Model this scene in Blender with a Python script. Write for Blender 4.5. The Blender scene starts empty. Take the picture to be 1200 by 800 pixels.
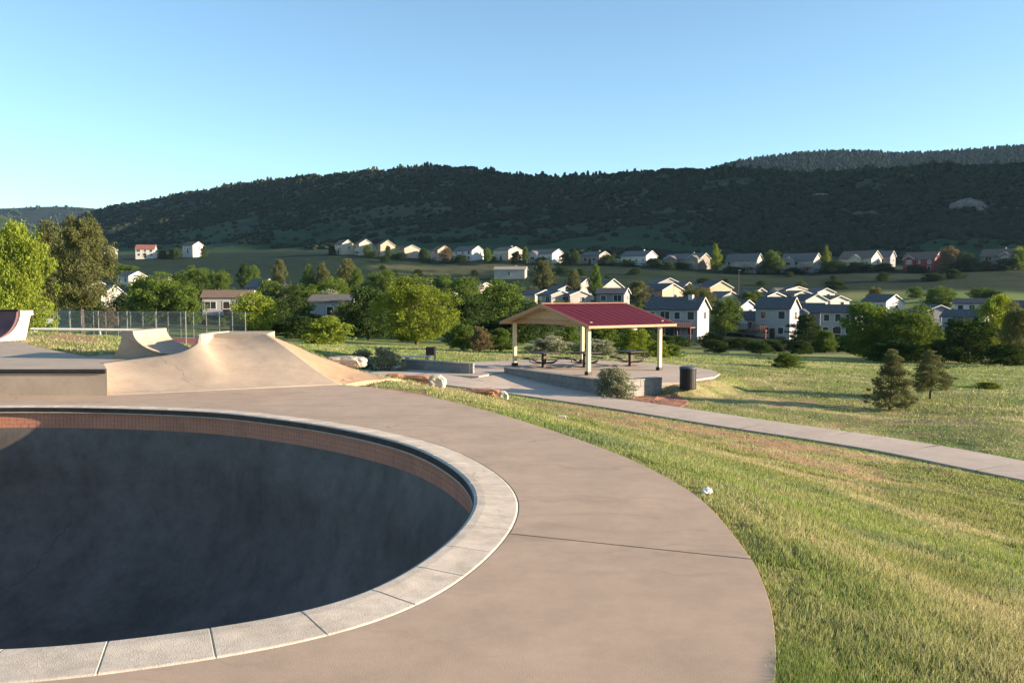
import bpy, bmesh, math, random
import numpy as np
from mathutils import Vector, Matrix

# ------------------------------------------------------------------ camera, sky, sun
SC = bpy.context.scene
COL = SC.collection
F, HZ = 1000.0, 345.0                       # focal length in photo pixels, row of the horizon
CAM = Vector((0.0, 0.0, 1.6))
PITCH = math.atan((400.0 - HZ) / F)
cam = bpy.data.cameras.new('camera'); cam.lens = 30.0; cam.sensor_width = 36.0
cam.clip_start = 0.1; cam.clip_end = 12000
camo = bpy.data.objects.new('camera', cam); COL.objects.link(camo)
camo.location = CAM; camo.rotation_euler = (math.pi / 2 - PITCH, 0, 0)
SC.camera = camo

SUN_AZ, SUN_EL = 98.0, 11.5                 # clockwise from +Y; low evening sun from the side
wd = bpy.data.worlds.new('World'); SC.world = wd; wd.use_nodes = True
wn = wd.node_tree; wn.nodes.clear()
sky = wn.nodes.new('ShaderNodeTexSky'); sky.sky_type = 'NISHITA'; sky.sun_disc = False
sky.sun_elevation = math.radians(SUN_EL); sky.sun_rotation = math.radians(SUN_AZ)
sky.altitude = 1700; sky.air_density = 1.0; sky.dust_density = 0.9; sky.ozone_density = 2.2
bg = wn.nodes.new('ShaderNodeBackground'); bg.inputs['Strength'].default_value = 0.087
wo = wn.nodes.new('ShaderNodeOutputWorld')
tint = wn.nodes.new('ShaderNodeMix'); tint.data_type = 'RGBA'; tint.blend_type = 'MULTIPLY'; tint.inputs[0].default_value = 1.0; tint.inputs[7].default_value = (1.0, 1.04, 0.955, 1)
wn.links.new(sky.outputs[0], tint.inputs[6]); wn.links.new(tint.outputs[2], bg.inputs[0]); wn.links.new(bg.outputs[0], wo.inputs[0])
sl = bpy.data.lights.new('sun', 'SUN'); sl.energy = 5.0; sl.angle = math.radians(0.53); sl.color = (1.0, 0.80, 0.58)
slo = bpy.data.objects.new('sun', sl); COL.objects.link(slo)
_a, _e = math.radians(SUN_AZ), math.radians(SUN_EL)
SUN = Vector((math.sin(_a) * math.cos(_e), math.cos(_a) * math.cos(_e), math.sin(_e)))
slo.rotation_euler = SUN.to_track_quat('Z', 'Y').to_euler(); slo.location = (60, -10, 40)
SC.view_settings.view_transform = 'Standard'; SC.view_settings.look = 'None'
SC.view_settings.gamma = 1.0; SC.view_settings.exposure = 1.86
SC.render.engine = 'CYCLES'
SC.cycles.use_denoising = True
SC.cycles.max_bounces = 6; SC.cycles.diffuse_bounces = 3; SC.cycles.transmission_bounces = 4
SC.cycles.transparent_max_bounces = 6; SC.cycles.volume_bounces = 0

# ------------------------------------------------------------------ small helpers
rng = np.random.default_rng(7)
random.seed(7)
cp, sp = math.cos(PITCH), math.sin(PITCH)
def P(u, v, d):                              # the place d metres ahead that the photo shows at (u, v)
    dx, dy = (u - 600) / F, (400 - v) / F
    ry = cp + dy * sp; rz = -sp + dy * cp
    return Vector((dx / ry * d, d, CAM.z + rz / ry * d))
def W(u, v, z):                              # the place at height z seen at (u, v)
    dx, dy = (u - 600) / F, (400 - v) / F
    ry = cp + dy * sp; rz = -sp + dy * cp
    t = (z - CAM.z) / rz
    return Vector((dx * t, ry * t, z))
def tag(o, label=None, cat=None, group=None, kind=None):
    if label: o['label'] = label
    if cat: o['category'] = cat
    if group: o['group'] = group
    if kind: o['kind'] = kind
    return o
def empty(name, loc, rz=0.0):
    o = bpy.data.objects.new(name, None); COL.objects.link(o)
    o.location = loc; o.rotation_euler = (0, 0, rz); o.empty_display_size = 0.2
    return o
def link(name, me, mat=None, parent=None, smooth=False):
    o = bpy.data.objects.new(name, me); COL.objects.link(o)
    if mat is not None and not me.materials: me.materials.append(mat)
    if parent is not None: o.parent = parent
    if smooth:
        me.polygons.foreach_set('use_smooth', np.ones(len(me.polygons), dtype=bool))
    return o
def mesh_np(name, V, Q):                     # quads or triangles from arrays
    V = np.asarray(V, dtype=np.float32); Q = np.asarray(Q, dtype=np.int32)
    me = bpy.data.meshes.new(name); k = Q.shape[1]
    me.vertices.add(len(V)); me.vertices.foreach_set('co', V.ravel())
    me.loops.add(Q.size); me.loops.foreach_set('vertex_index', Q.ravel())
    me.polygons.add(len(Q)); me.polygons.foreach_set('loop_start', np.arange(0, Q.size, k, dtype=np.int32))
    me.update(calc_edges=True)
    return me
def set_col(me, name, C):                    # per-vertex colour attribute
    a = me.color_attributes.new(name, 'FLOAT_COLOR', 'POINT')
    C = np.asarray(C, dtype=np.float32)
    if C.shape[1] == 3: C = np.hstack([C, np.ones((len(C), 1), np.float32)])
    a.data.foreach_set('color', C.ravel())
class MB:                                    # collects faces of one mesh
    def __init__(s): s.v = []; s.f = []
    def add(s, vs, fs):
        n = len(s.v); s.v += [tuple(p) for p in vs]; s.f += [tuple(i + n for i in f) for f in fs]; return s
    def box(s, x0, x1, y0, y1, z0, z1):
        return s.add([(x0,y0,z0),(x1,y0,z0),(x1,y1,z0),(x0,y1,z0),(x0,y0,z1),(x1,y0,z1),(x1,y1,z1),(x0,y1,z1)],
                     [(0,3,2,1),(4,5,6,7),(0,1,5,4),(1,2,6,5),(2,3,7,6),(3,0,4,7)])
    def tube(s, pts, rad, n=8, cap=True):
        pts = [Vector(p) for p in pts]
        if not hasattr(rad, '__len__'): rad = [rad] * len(pts)
        base = len(s.v); up = None
        for i, p in enumerate(pts):
            t = (pts[min(i + 1, len(pts) - 1)] - pts[max(i - 1, 0)]).normalized()
            ref = Vector((0, 0, 1)) if abs(t.z) < 0.9 else Vector((1, 0, 0))
            a = t.cross(ref).normalized(); b = t.cross(a)
            for k in range(n):
                an = 2 * math.pi * k / n
                s.v.append(tuple(p + (a * math.cos(an) + b * math.sin(an)) * rad[i]))
        for i in range(len(pts) - 1):
            for k in range(n):
                k2 = (k + 1) % n
                s.f.append((base + i*n + k, base + (i+1)*n + k, base + (i+1)*n + k2, base + i*n + k2))
        if cap:
            s.f.append(tuple(base + k for k in range(n)))
            s.f.append(tuple(base + (len(pts)-1)*n + k for k in range(n - 1, -1, -1)))
        return s
    def prism(s, poly, z0, z1):              # poly: xy list counter-clockwise
        n = len(poly)
        return s.add([(p[0], p[1], z0) for p in poly] + [(p[0], p[1], z1) for p in poly],
                     [tuple(range(n - 1, -1, -1)), tuple(range(n, 2*n))] + [(i, (i+1) % n, n + (i+1) % n, n + i) for i in range(n)])
    def mesh(s, name):
        me = bpy.data.meshes.new(name); me.from_pydata(s.v, [], s.f); me.update(); return me
    def build(s, name, mat, parent=None, smooth=False, bevel=0.0, seg=2):
        o = link(name, s.mesh(name), mat, parent, smooth)
        if bevel:
            m = o.modifiers.new('bevel', 'BEVEL'); m.width = bevel; m.segments = seg; m.limit_method = 'ANGLE'
        return o

# value noise for shapes (world space)
def _hash(ix, iy, iz, seed):
    h = (ix * 374761393 + iy * 668265263 + iz * 2147483647 + seed * 1274126177) & 0xffffffff
    h = ((h ^ (h >> 13)) * 1274126177) & 0xffffffff
    return ((h ^ (h >> 16)) & 0xffff) / 65535.0
def vnoise(x, y, z=0.0, seed=0):
    x = np.asarray(x, float); y = np.asarray(y, float); z = np.zeros_like(x) + z
    ix, iy, iz = np.floor(x).astype(np.int64), np.floor(y).astype(np.int64), np.floor(z).astype(np.int64)
    fx, fy, fz = x - ix, y - iy, z - iz
    fx, fy, fz = fx*fx*(3-2*fx), fy*fy*(3-2*fy), fz*fz*(3-2*fz)
    r = 0
    for a in (0, 1):
        for b in (0, 1):
            for c in (0, 1):
                w = (fx if a else 1-fx) * (fy if b else 1-fy) * (fz if c else 1-fz)
                r = r + w * _hash(ix + a, iy + b, iz + c, seed)
    return r
def fbm(x, y, z=0.0, seed=0, oc=4):
    r, a, t = 0, 0.5, 0
    for i in range(oc):
        r = r + a * vnoise(np.asarray(x) * 2**i, np.asarray(y) * 2**i, np.asarray(z) * 2**i, seed + i); t += a; a *= 0.5
    return r / t
def sstep(a, b, x):
    t = np.clip((np.asarray(x, float) - a) / (b - a), 0, 1); return t * t * (3 - 2 * t)

# ------------------------------------------------------------------ materials
def newmat(name):
    m = bpy.data.materials.new(name); m.use_nodes = True
    nt = m.node_tree; nt.nodes.clear()
    out = nt.nodes.new('ShaderNodeOutputMaterial'); out.location = (600, 0)
    return m, nt, out
def N(nt, t, **kw):
    n = nt.nodes.new(t)
    for k, v in kw.items():
        if hasattr(n, k): setattr(n, k, v)
        else: n.inputs[k].default_value = v
    return n
def c4(c): return (c[0], c[1], c[2], 1.0)
def ramp(nt, stops):
    r = nt.nodes.new('ShaderNodeValToRGB'); e = r.color_ramp.elements
    while len(e) > 1: e.remove(e[-1])
    e[0].position = stops[0][0]; e[0].color = c4(stops[0][1])
    for p, c in stops[1:]:
        k = e.new(p); k.color = c4(c)
    return r
def plain(name, col, rough=0.7, var=0.12, scale=3.0, bump=0.0, bscale=40.0, metal=0.0, spec=0.3, rnd=0.0, stretch=None):
    """Principled surface with mottled colour, optional grain relief and per-object variation."""
    m, nt, out = newmat(name); L = nt.links.new
    b = N(nt, 'ShaderNodeBsdfPrincipled'); b.inputs['Roughness'].default_value = rough
    b.inputs['Metallic'].default_value = metal; b.inputs['Specular IOR Level'].default_value = spec
    tc = N(nt, 'ShaderNodeTexCoord')
    mp = N(nt, 'ShaderNodeMapping'); L(tc.outputs['Object'], mp.inputs[0])
    if stretch: mp.inputs['Scale'].default_value = stretch
    n1 = N(nt, 'ShaderNodeTexNoise'); n1.inputs['Scale'].default_value = scale; n1.inputs['Detail'].default_value = 6; n1.inputs['Roughness'].default_value = 0.65
    L(mp.outputs[0], n1.inputs['Vector'])
    lo = [max(0, c * (1 - var)) for c in col]; hi = [min(1, c * (1 + var)) for c in col]
    r = ramp(nt, [(0.3, lo), (0.7, hi)]); L(n1.outputs[0], r.inputs[0])
    src = r.outputs[0]
    if rnd:
        oi = N(nt, 'ShaderNodeObjectInfo'); hs = N(nt, 'ShaderNodeHueSaturation')
        mr = N(nt, 'ShaderNodeMapRange'); mr.inputs['To Min'].default_value = 1 - rnd; mr.inputs['To Max'].default_value = 1 + rnd
        L(oi.outputs['Random'], mr.inputs[0]); L(mr.outputs[0], hs.inputs['Value']); L(src, hs.inputs['Color']); src = hs.outputs[0]
    L(src, b.inputs['Base Color'])
    if bump:
        n2 = N(nt, 'ShaderNodeTexNoise'); n2.inputs['Scale'].default_value = bscale; n2.inputs['Detail'].default_value = 5
        L(mp.outputs[0], n2.inputs['Vector'])
        bp = N(nt, 'ShaderNodeBump'); bp.inputs['Strength'].default_value = bump; bp.inputs['Distance'].default_value = 0.02
        L(n2.outputs[0], bp.inputs['Height']); L(bp.outputs[0], b.inputs['Normal'])
    L(b.outputs[0], out.inputs[0])
    return m
def concrete(name, a, b_, stain=0.25, scale=0.7, rough=0.75, bump=0.15, streak=None):
    """Weathered concrete: broad tone drift, blotches, fine grain, hairline cracks."""
    m, nt, out = newmat(name); L = nt.links.new
    b = N(nt, 'ShaderNodeBsdfPrincipled'); b.inputs['Roughness'].default_value = rough; b.inputs['Specular IOR Level'].default_value = 0.35
    g = N(nt, 'ShaderNodeNewGeometry')
    mp = N(nt, 'ShaderNodeMapping'); L(g.outputs['Position'], mp.inputs[0])
    if streak: mp.inputs['Scale'].default_value = streak
    n1 = N(nt, 'ShaderNodeTexNoise'); n1.inputs['Scale'].default_value = scale; n1.inputs['Detail'].default_value = 7; n1.inputs['Roughness'].default_value = 0.6; n1.inputs['Distortion'].default_value = 0.6
    L(mp.outputs[0], n1.inputs['Vector'])
    r = ramp(nt, [(0.32, a), (0.68, b_)]); L(n1.outputs[0], r.inputs[0])
    n2 = N(nt, 'ShaderNodeTexNoise'); n2.inputs['Scale'].default_value = scale * 5; n2.inputs['Detail'].default_value = 8; n2.inputs['Roughness'].default_value = 0.75
    L(g.outputs['Position'], n2.inputs['Vector'])
    r2 = ramp(nt, [(0.3, (1 - stain,) * 3), (0.6, (1, 1, 1)), (0.85, (1 + stain * 0.5,) * 3)]); L(n2.outputs[0], r2.inputs[0])
    mx = N(nt, 'ShaderNodeMix', data_type='RGBA', blend_type='MULTIPLY'); mx.inputs[0].default_value = 1.0
    L(r.outputs[0], mx.inputs[6]); L(r2.outputs[0], mx.inputs[7])
    n3 = N(nt, 'ShaderNodeTexNoise'); n3.inputs['Scale'].default_value = 160; n3.inputs['Detail'].default_value = 3
    L(g.outputs['Position'], n3.inputs['Vector'])
    r3 = ramp(nt, [(0.25, (0.86,) * 3), (0.55, (1.0,) * 3), (0.8, (1.06,) * 3)]); L(n3.outputs[0], r3.inputs[0])
    mx2 = N(nt, 'ShaderNodeMix', data_type='RGBA', blend_type='MULTIPLY'); mx2.inputs[0].default_value = 1.0
    L(mx.outputs[2], mx2.inputs[6]); L(r3.outputs[0], mx2.inputs[7])
    # hairline cracks
    nd = N(nt, 'ShaderNodeTexNoise'); nd.inputs['Scale'].default_value = 2.2; nd.inputs['Detail'].default_value = 5; L(g.outputs['Position'], nd.inputs['Vector'])
    va = N(nt, 'ShaderNodeVectorMath', operation='ADD'); L(g.outputs['Position'], va.inputs[0])
    vs = N(nt, 'ShaderNodeVectorMath', operation='SCALE'); vs.inputs['Scale'].default_value = 0.7; L(nd.outputs['Color'], vs.inputs[0]); L(vs.outputs[0], va.inputs[1])
    vo = N(nt, 'ShaderNodeTexVoronoi', feature='DISTANCE_TO_EDGE'); vo.inputs['Scale'].default_value = 0.33; L(va.outputs[0], vo.inputs['Vector'])
    rc = ramp(nt, [(0.0, (0.55,) * 3), (0.0035, (1, 1, 1))]); L(vo.outputs['Distance'], rc.inputs[0])
    mk = N(nt, 'ShaderNodeTexNoise'); mk.inputs['Scale'].default_value = 0.5; L(g.outputs['Position'], mk.inputs['Vector'])
    rk = ramp(nt, [(0.52, (0, 0, 0)), (0.6, (1, 1, 1))]); L(mk.outputs[0], rk.inputs[0])
    mx3 = N(nt, 'ShaderNodeMix', data_type='RGBA', blend_type='MULTIPLY'); L(rk.outputs[0], mx3.inputs[0])
    L(mx2.outputs[2], mx3.inputs[6]); L(rc.outputs[0], mx3.inputs[7])
    # faint drag and wheel marks in two directions
    cur_ = mx3.outputs[2]
    for ang, off in ((0.6, 3.0), (-0.9, 11.0)):
        m2 = N(nt, 'ShaderNodeMapping'); m2.inputs['Rotation'].default_value = (0, 0, ang); m2.inputs['Scale'].default_value = (0.35, 7.0, 1.0); m2.inputs['Location'].default_value = (off, off, 0); L(va.outputs[0], m2.inputs[0])
        ns = N(nt, 'ShaderNodeTexNoise'); ns.inputs['Scale'].default_value = 1.0; ns.inputs['Detail'].default_value = 3; L(m2.outputs[0], ns.inputs['Vector'])
        rs = ramp(nt, [(0.60, (1, 1, 1)), (0.70, (0.90, 0.89, 0.88))]); L(ns.outputs[0], rs.inputs[0])
        m4 = N(nt, 'ShaderNodeMix', data_type='RGBA', blend_type='MULTIPLY'); m4.inputs[0].default_value = 1.0; L(cur_, m4.inputs[6]); L(rs.outputs[0], m4.inputs[7]); cur_ = m4.outputs[2]
    L(cur_, b.inputs['Base Color'])
    bp = N(nt, 'ShaderNodeBump'); bp.inputs['Strength'].default_value = bump; bp.inputs['Distance'].default_value = 0.01
    ad = N(nt, 'ShaderNodeMath', operation='ADD'); L(n3.outputs[0], ad.inputs[0]); L(n2.outputs[0], ad.inputs[1])
    L(ad.outputs[0], bp.inputs['Height']); L(bp.outputs[0], b.inputs['Normal'])
    L(b.outputs[0], out.inputs[0])
    return m
def leafmat(name, dark, light, trans=0.35, rnd=0.12, nscale=0.9):
    m, nt, out = newmat(name); L = nt.links.new
    oi = N(nt, 'ShaderNodeObjectInfo'); ge = N(nt, 'ShaderNodeNewGeometry')
    n1 = N(nt, 'ShaderNodeTexNoise'); n1.inputs['Scale'].default_value = nscale; n1.inputs['Detail'].default_value = 4
    L(ge.outputs['Position'], n1.inputs['Vector'])
    ad = N(nt, 'ShaderNodeMath', operation='MULTIPLY_ADD'); ad.inputs[1].default_value = 0.45
    L(ge.outputs['Random Per Island'], ad.inputs[0])
    sb = N(nt, 'ShaderNodeMath', operation='MULTIPLY'); sb.inputs[1].default_value = 0.75; L(n1.outputs[0], sb.inputs[0]); L(sb.outputs[0], ad.inputs[2])
    r = ramp(nt, [(0.25, dark), (0.75, light)]); L(ad.outputs[0], r.inputs[0])
    hs = N(nt, 'ShaderNodeHueSaturation')
    mr = N(nt, 'ShaderNodeMapRange'); mr.inputs['To Min'].default_value = 1 - rnd; mr.inputs['To Max'].default_value = 1 + rnd
    L(oi.outputs['Random'], mr.inputs[0]); L(mr.outputs[0], hs.inputs['Value']); L(r.outputs[0], hs.inputs['Color'])
    d = N(nt, 'ShaderNodeBsdfDiffuse'); t = N(nt, 'ShaderNodeBsdfTranslucent')
    L(hs.outputs[0], d.inputs[0])
    ht = N(nt, 'ShaderNodeHueSaturation'); ht.inputs['Hue'].default_value = 0.485; ht.inputs['Saturation'].default_value = 1.1; ht.inputs['Value'].default_value = 1.2
    L(hs.outputs[0], ht.inputs['Color']); L(ht.outputs[0], t.inputs[0])
    mx = N(nt, 'ShaderNodeMixShader'); mx.inputs[0].default_value = trans
    L(d.outputs[0], mx.inputs[1]); L(t.outputs[0], mx.inputs[2]); L(mx.outputs[0], out.inputs[0])
    return m

M = {}
M['deck'] = concrete('warm_deck_concrete', (0.395, 0.286, 0.202), (0.487, 0.356, 0.258), stain=0.2, scale=0.42)
M['ramp'] = concrete('pale_ramp_concrete', (0.355, 0.28, 0.212), (0.425, 0.338, 0.26), stain=0.2, scale=0.6)
M['coping'] = concrete('grey_coping_concrete', (0.50, 0.43, 0.35), (0.60, 0.52, 0.43), stain=0.3, scale=1.2, bump=0.3)
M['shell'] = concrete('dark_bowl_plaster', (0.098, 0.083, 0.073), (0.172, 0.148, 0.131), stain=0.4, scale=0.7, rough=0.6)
M['tile'] = plain('terracotta_tile', (0.46, 0.20, 0.125), 0.5, 0.15, 3.0, spec=0.4)
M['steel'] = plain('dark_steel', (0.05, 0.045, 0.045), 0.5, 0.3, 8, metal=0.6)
M['path'] = concrete('path_concrete', (0.44, 0.355, 0.285), (0.52, 0.425, 0.345), stain=0.15, scale=0.4)
M['block'] = concrete('grey_wall_block', (0.20, 0.185, 0.17), (0.28, 0.26, 0.235), stain=0.35, scale=1.5)
M['sand'] = concrete('sandy_apron', (0.36, 0.24, 0.145), (0.43, 0.295, 0.185), stain=0.22, scale=0.9)
# ------------------------------------------------------------------ layout lists used by the terrain
# houses: corner u, base v, eave v, ridge v, facade px, gable px, depth, turn, wall, roof, options, label
H_ = []
def hs(*a, **k): H_.append((a, k))
UP = 'houses along the foot of the ridge'
LO = 'houses of the lower neighbourhood'
# upper row
hs(122, 301, 292.5, 288, 5, 16, 485, 62, 'white', 'grey', UP, 'small white gabled house alone on the slope, tree tops below it')
hs(181, 301, 292, 287, 22, 3, 480, 12, 'white', 'redbrown', UP, 'white house with a red brown roof alone on the green slope')
hs(226, 295, 287.5, 283, 12, 13, 475, 50, 'white', 'brown', UP, 'white house with a low wing, lowest end of a dirt track on the slope')
hs(401, 296, 286, 281, 8, 13, 425, 55, 'cream', 'brown', UP, 'narrow cream house at the end of the upper row, its back to the open slope', fw=2)
hs(421, 299, 286, 280.5, 5, 16, 420, 70, 'cream', 'brown', UP, 'tall pale cream gable with a small tree at its corner in the upper row')
hs(446, 300, 287.5, 281.5, 5, 17, 416, 70, 'tan', 'brown', UP, 'tall tan gable with a dark shrub before its wall in the upper row')
hs(474, 301, 291.5, 287, 6, 18, 412, 70, 'peach', 'brown', UP, 'low peach coloured gable between two dark fronts in the upper row')
hs(513, 306, 293.5, 288, 8, 16, 404, 68, 'tan', 'brown', UP, 'tan gable half hidden by a brownish round tree')
hs(553, 305, 293.5, 288, 22, 14, 396, 38, 'white', 'grey', UP, 'bright white gable with a long pale blue side', fw=3)
hs(596, 304, 293, 289, 18, 16, 388, 42, 'cream', 'grey', UP, 'cream gable beside a dark front with white framed windows', fw=3)
hs(647, 308, 297, 291.5, 29, 14, 372, 32, 'white', 'grey', UP, 'white house with a long pale front and a wing gable', fw=4, wing=0.72)
hs(702, 309, 299, 294.5, 22, 13, 362, 36, 'greybrown', 'grey', UP, 'dark brownish house showing a white edged gable', fw=2)
hs(757, 311, 299.5, 293.5, 30, 13, 352, 30, 'white', 'grey', UP, 'long white house with a very bright gable behind dark trees', fw=4)
hs(820, 315, 303, 296.5, 44, 13, 340, 28, 'taupe', 'grey', UP, 'wide brown fronted house with two front gables and a tan side', fw=4, wing=0.75, wing2=0.15)
hs(886, 319, 305, 297, 37, 8, 330, 24, 'greywhite', 'grey', UP, 'grey house with a pale upper storey and a dark balcony', fw=4, deck=0.35)
hs(953, 319, 305, 296.5, 40, 10, 324, 24, 'greywhite', 'grey', UP, 'grey house with a front gable and a wooden lower balcony', fw=3, wing=0.7, deck=0.3)
hs(1021, 315, 302, 293.5, 39, 12, 318, 24, 'cream', 'brown', UP, 'cream house with a small front gable and bright side, dark trees below', fw=4, wing=0.45)
hs(1043, 313, 300, 294, 10, 4, 330, 20, 'bluegrey', 'grey', UP, 'narrow blue grey house tucked behind the cream house', fw=1)
hs(1095, 318, 303, 295, 38, 9, 310, 22, 'red', 'brown', UP, 'dark red house with white window trim', fw=3, wing=0.75)
hs(1187, 314, 299, 291.5, 39, 4, 300, 18, 'taupe', 'brown', UP, 'grey brown house with tall white windows at the end of the upper row', fw=2, wing=0.2, big=True)
# lower neighbourhood, from the field towards the pale slope
hs(119, 361, 347, 334, 10, 31, 185, 62, 'white', 'grey', LO, 'big white gable beyond the court fence', fw=1)
hs(103, 347, 335, 329, 10, 24, 225, 58, 'white', 'grey', LO, 'low white house seen above the big white gable')
hs(151, 333, 323.5, 318, 8, 21, 290, 55, 'white', 'grey', LO, 'small white gable above the round green tree tops')
hs(187, 345, 331.5, 325, 12, 23, 250, 52, 'cream', 'tan', LO, 'cream house with a wide tan roof between green trees')
hs(208, 356, 346, 338, 12, 12, 215, 48, 'white', 'tan', LO, 'white gable with a tan roof beside the pale blue house')
hs(294, 369, 348, 341, 56, 4, 150, 8, 'paleblue', 'brown', LO, 'pale blue two storey house with a brown roof behind the fence', fw=3)
hs(246, 352, 342.5, 337, 6, 17, 200, 55, 'white', 'grey', LO, 'white gable top rising behind the pale blue house')
hs(305, 346, 336.5, 327, 8, 20, 240, 50, 'greywhite', 'grey', LO, 'greyish gable among the upright poplars')
hs(324, 352, 342, 333, 14, 20, 215, 40, 'white', 'tan', LO, 'white and tan house partly hidden by an upright tree')
hs(374, 369, 352, 346, 18, 4, 155, 14, 'taupe', 'tan', LO, 'small taupe house with a tan roof in the dark trees', fw=2)
hs(411, 379, 353, 347, 14, 5, 135, 12, 'paleblue', 'grey', LO, 'pale blue end wall between the dark green trees', fw=1)
hs(515, 353, 346, 340, 5, 22, 215, 55, 'white', 'grey', LO, 'white gable peeping out behind the yellow green tree')
hs(560, 344, 337, 332, 5, 17, 250, 55, 'cream', 'brown', LO, 'small cream gable in front of a pale long shed')
hs(615, 325.5, 316, 312.5, 36, 3, 300, 6, 'stone', 'stone', LO, 'long low grey shed dug into the slope', fw=1)
hs(627, 356, 347, 340, 8, 23, 205, 55, 'cream', 'grey', LO, 'low cream gable just behind the red roof ridge')
hs(646, 357, 350, 343, 4, 22, 195, 60, 'greywhite', 'grey', LO, 'grey gable with white roof edges behind the red roof')
hs(668, 357, 351, 345, 4, 20, 195, 60, 'greywhite', 'grey', LO, 'second grey gable with white roof edges behind the red roof')
hs(680, 347, 333, 326, 4, 12, 240, 45, 'greywhite', 'grey', LO, 'tall narrow grey white house between two upright trees')
hs(706, 352, 337, 327, 4, 25, 222, 55, 'cream', 'grey', LO, 'tall cream gable with one small window', fw=1)
hs(731, 356, 344, 338, 19, 3, 195, 14, 'bluegrey', 'dark', LO, 'blue grey house with a dark roof before the tall cream gable', fw=2)
hs(769, 344, 333, 326, 9, 31, 255, 60, 'greywhite', 'grey', LO, 'wide pale grey gable at the upper edge of the lower houses')
hs(776, 358, 340, 332.5, 18, 25, 215, 46, 'tan', 'dark', LO, 'tan gable with a round window and a dark shaded front', fw=1)
hs(797, 350, 339, 331, 6, 16, 232, 55, 'tan', 'grey', LO, 'smaller tan gable overlapping a round windowed one')
hs(832, 352, 337, 329.5, 10, 26, 225, 55, 'tan', 'dark', LO, 'broad tan gable with a bright face above the leafy trees', fw=1)
hs(817, 398, 362, 349, 62, 14, 150, 20, 'paleblue', 'dark', LO, 'large blue grey house with a brown balcony behind the shelter', fw=4, deck=0.55, vent=True)
hs(866, 372, 361, 352, 6, 11, 190, 45, 'white', 'dark', LO, 'very narrow bright white gable beside a round tree')
hs(881, 358, 345, 338, 8, 16, 215, 52, 'tan', 'dark', LO, 'tan gable rising behind the small dark roofs')
hs(921, 349, 341, 336, 20, 27, 245, 48, 'cream', 'dark', LO, 'cream gable with a white front wing at the edge of the lit meadow', wing=0.4)
hs(925, 398, 361, 349, 37, 9, 158, 18, 'paleblue', 'dark', LO, 'tall white house with a low side wing and red brown terrace', fw=2, sidewing=True, deck=-0.5)
hs(961, 380, 366, 356, 24, 4, 180, 15, 'bluegrey', 'dark', LO, 'grey house with a white edged front gable', fw=2, wing=0.5)
hs(944, 366, 352, 345, 8, 26, 205, 55, 'white', 'dark', LO, 'white gable standing over the grey front gable')
hs(973, 362, 352, 347, 4, 12, 215, 55, 'white', 'brown', LO, 'small white gable under a brown roof beside the big white gable')
hs(1002, 396, 366, 358, 40, 4, 160, 16, 'paleblue', 'dark', LO, 'blue grey two storey house with paired dark windows', fw=3)
hs(1038, 370, 353, 345.5, 25, 20, 195, 38, 'white', 'dark', LO, 'white house with bright gable and a shaded front below the meadow', fw=2)
hs(1081, 384, 366, 358, 8, 40, 165, 60, 'bluegrey', 'dark', LO, 'low blue grey house with a large dark roof behind the leafy tree')
hs(1159, 368, 359, 352, 42, 3, 178, 10, 'white', 'dark', LO, 'low white house with a long dark roof', fw=3)
hs(1150, 386, 373, 364, 26, 5, 150, 14, 'paleblue', 'dark', LO, 'pale blue house with a dark roof between leafy trees', fw=2)
hs(1215, 372, 361, 353, 28, 6, 170, 12, 'taupe', 'dark', LO, 'taupe house with a dark roof cut by the picture edge beside an olive tree', fw=1)

hs(742, 351, 342, 336, 6, 17, 232, 55, 'white', 'grey', LO, 'white gable peeking over the blue grey house with a dark roof')
hs(811, 349, 340, 333, 8, 17, 240, 52, 'greywhite', 'grey', LO, 'pale grey gable wedged between two tan gables')
hs(846, 359, 349, 342, 8, 15, 205, 52, 'cream', 'grey', LO, 'low cream gable below the broad tan gable')
hs(899, 358, 350, 343, 12, 14, 205, 46, 'greywhite', 'dark', LO, 'grey white house squeezed behind the dark roof of the tall white house')
hs(931, 355, 347, 341, 6, 15, 222, 55, 'cream', 'grey', LO, 'small cream gable beside the white gable over the grey front')
hs(958, 352, 344, 338, 5, 14, 235, 55, 'white', 'grey', LO, 'small white gable at the lower end of the lit meadow')
hs(654, 349, 341, 335, 5, 15, 235, 55, 'white', 'grey', LO, 'small white gable below the dark olive tree')

# ------------------------------------------------------------------ terrain heights
row_u = np.array([-1.2, -0.72, -0.47, -0.37, -0.19, 0.04, 0.27, 0.48, 0.60, 0.9, 1.3])
row_d = np.array([640, 560, 505, 490, 440, 385, 345, 322, 312, 285, 260.])
row_v = np.array([305, 303, 302, 300, 299, 308, 318, 318, 314, 312, 310.])
def zat(v, d): return 1.6 - (v - 345.0) * d / 1000.0
ctrl = []                                    # (tan azimuth, depth, height)
def cpt(u, v, d): q = P(u, v, d); ctrl.append((q.x / q.y, d, q.z))
def cz(x, y, z): ctrl.append((x / y, y, z))
DECK_EDGE = [W(u, v, 0.0) for u, v in [(908, 800), (909, 760), (904, 715), (893, 680), (876, 648), (832, 594), (792, 565), (730, 534), (650, 505), (560, 478), (480, 460), (400, 450)]]
for q in DECK_EDGE: cz(q.x, q.y, -0.06)
PATH_NEAR = [(456, 441, -2.05), (524, 451, -2.15), (600, 461, -2.35), (710, 477, -2.45), (840, 498, -2.52), (1020, 526, -2.6), (1200, 562, -2.65)]
PN = [W(*p) for p in PATH_NEAR]
PN = [Vector((-24, 40.5, -1.9)), Vector((-15, 40, -1.95))] + PN + [Vector((14.2, 15.6, -2.7)), Vector((16.5, 11, -2.75)), Vector((18.5, 5, -2.8))]
PCL = []
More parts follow.
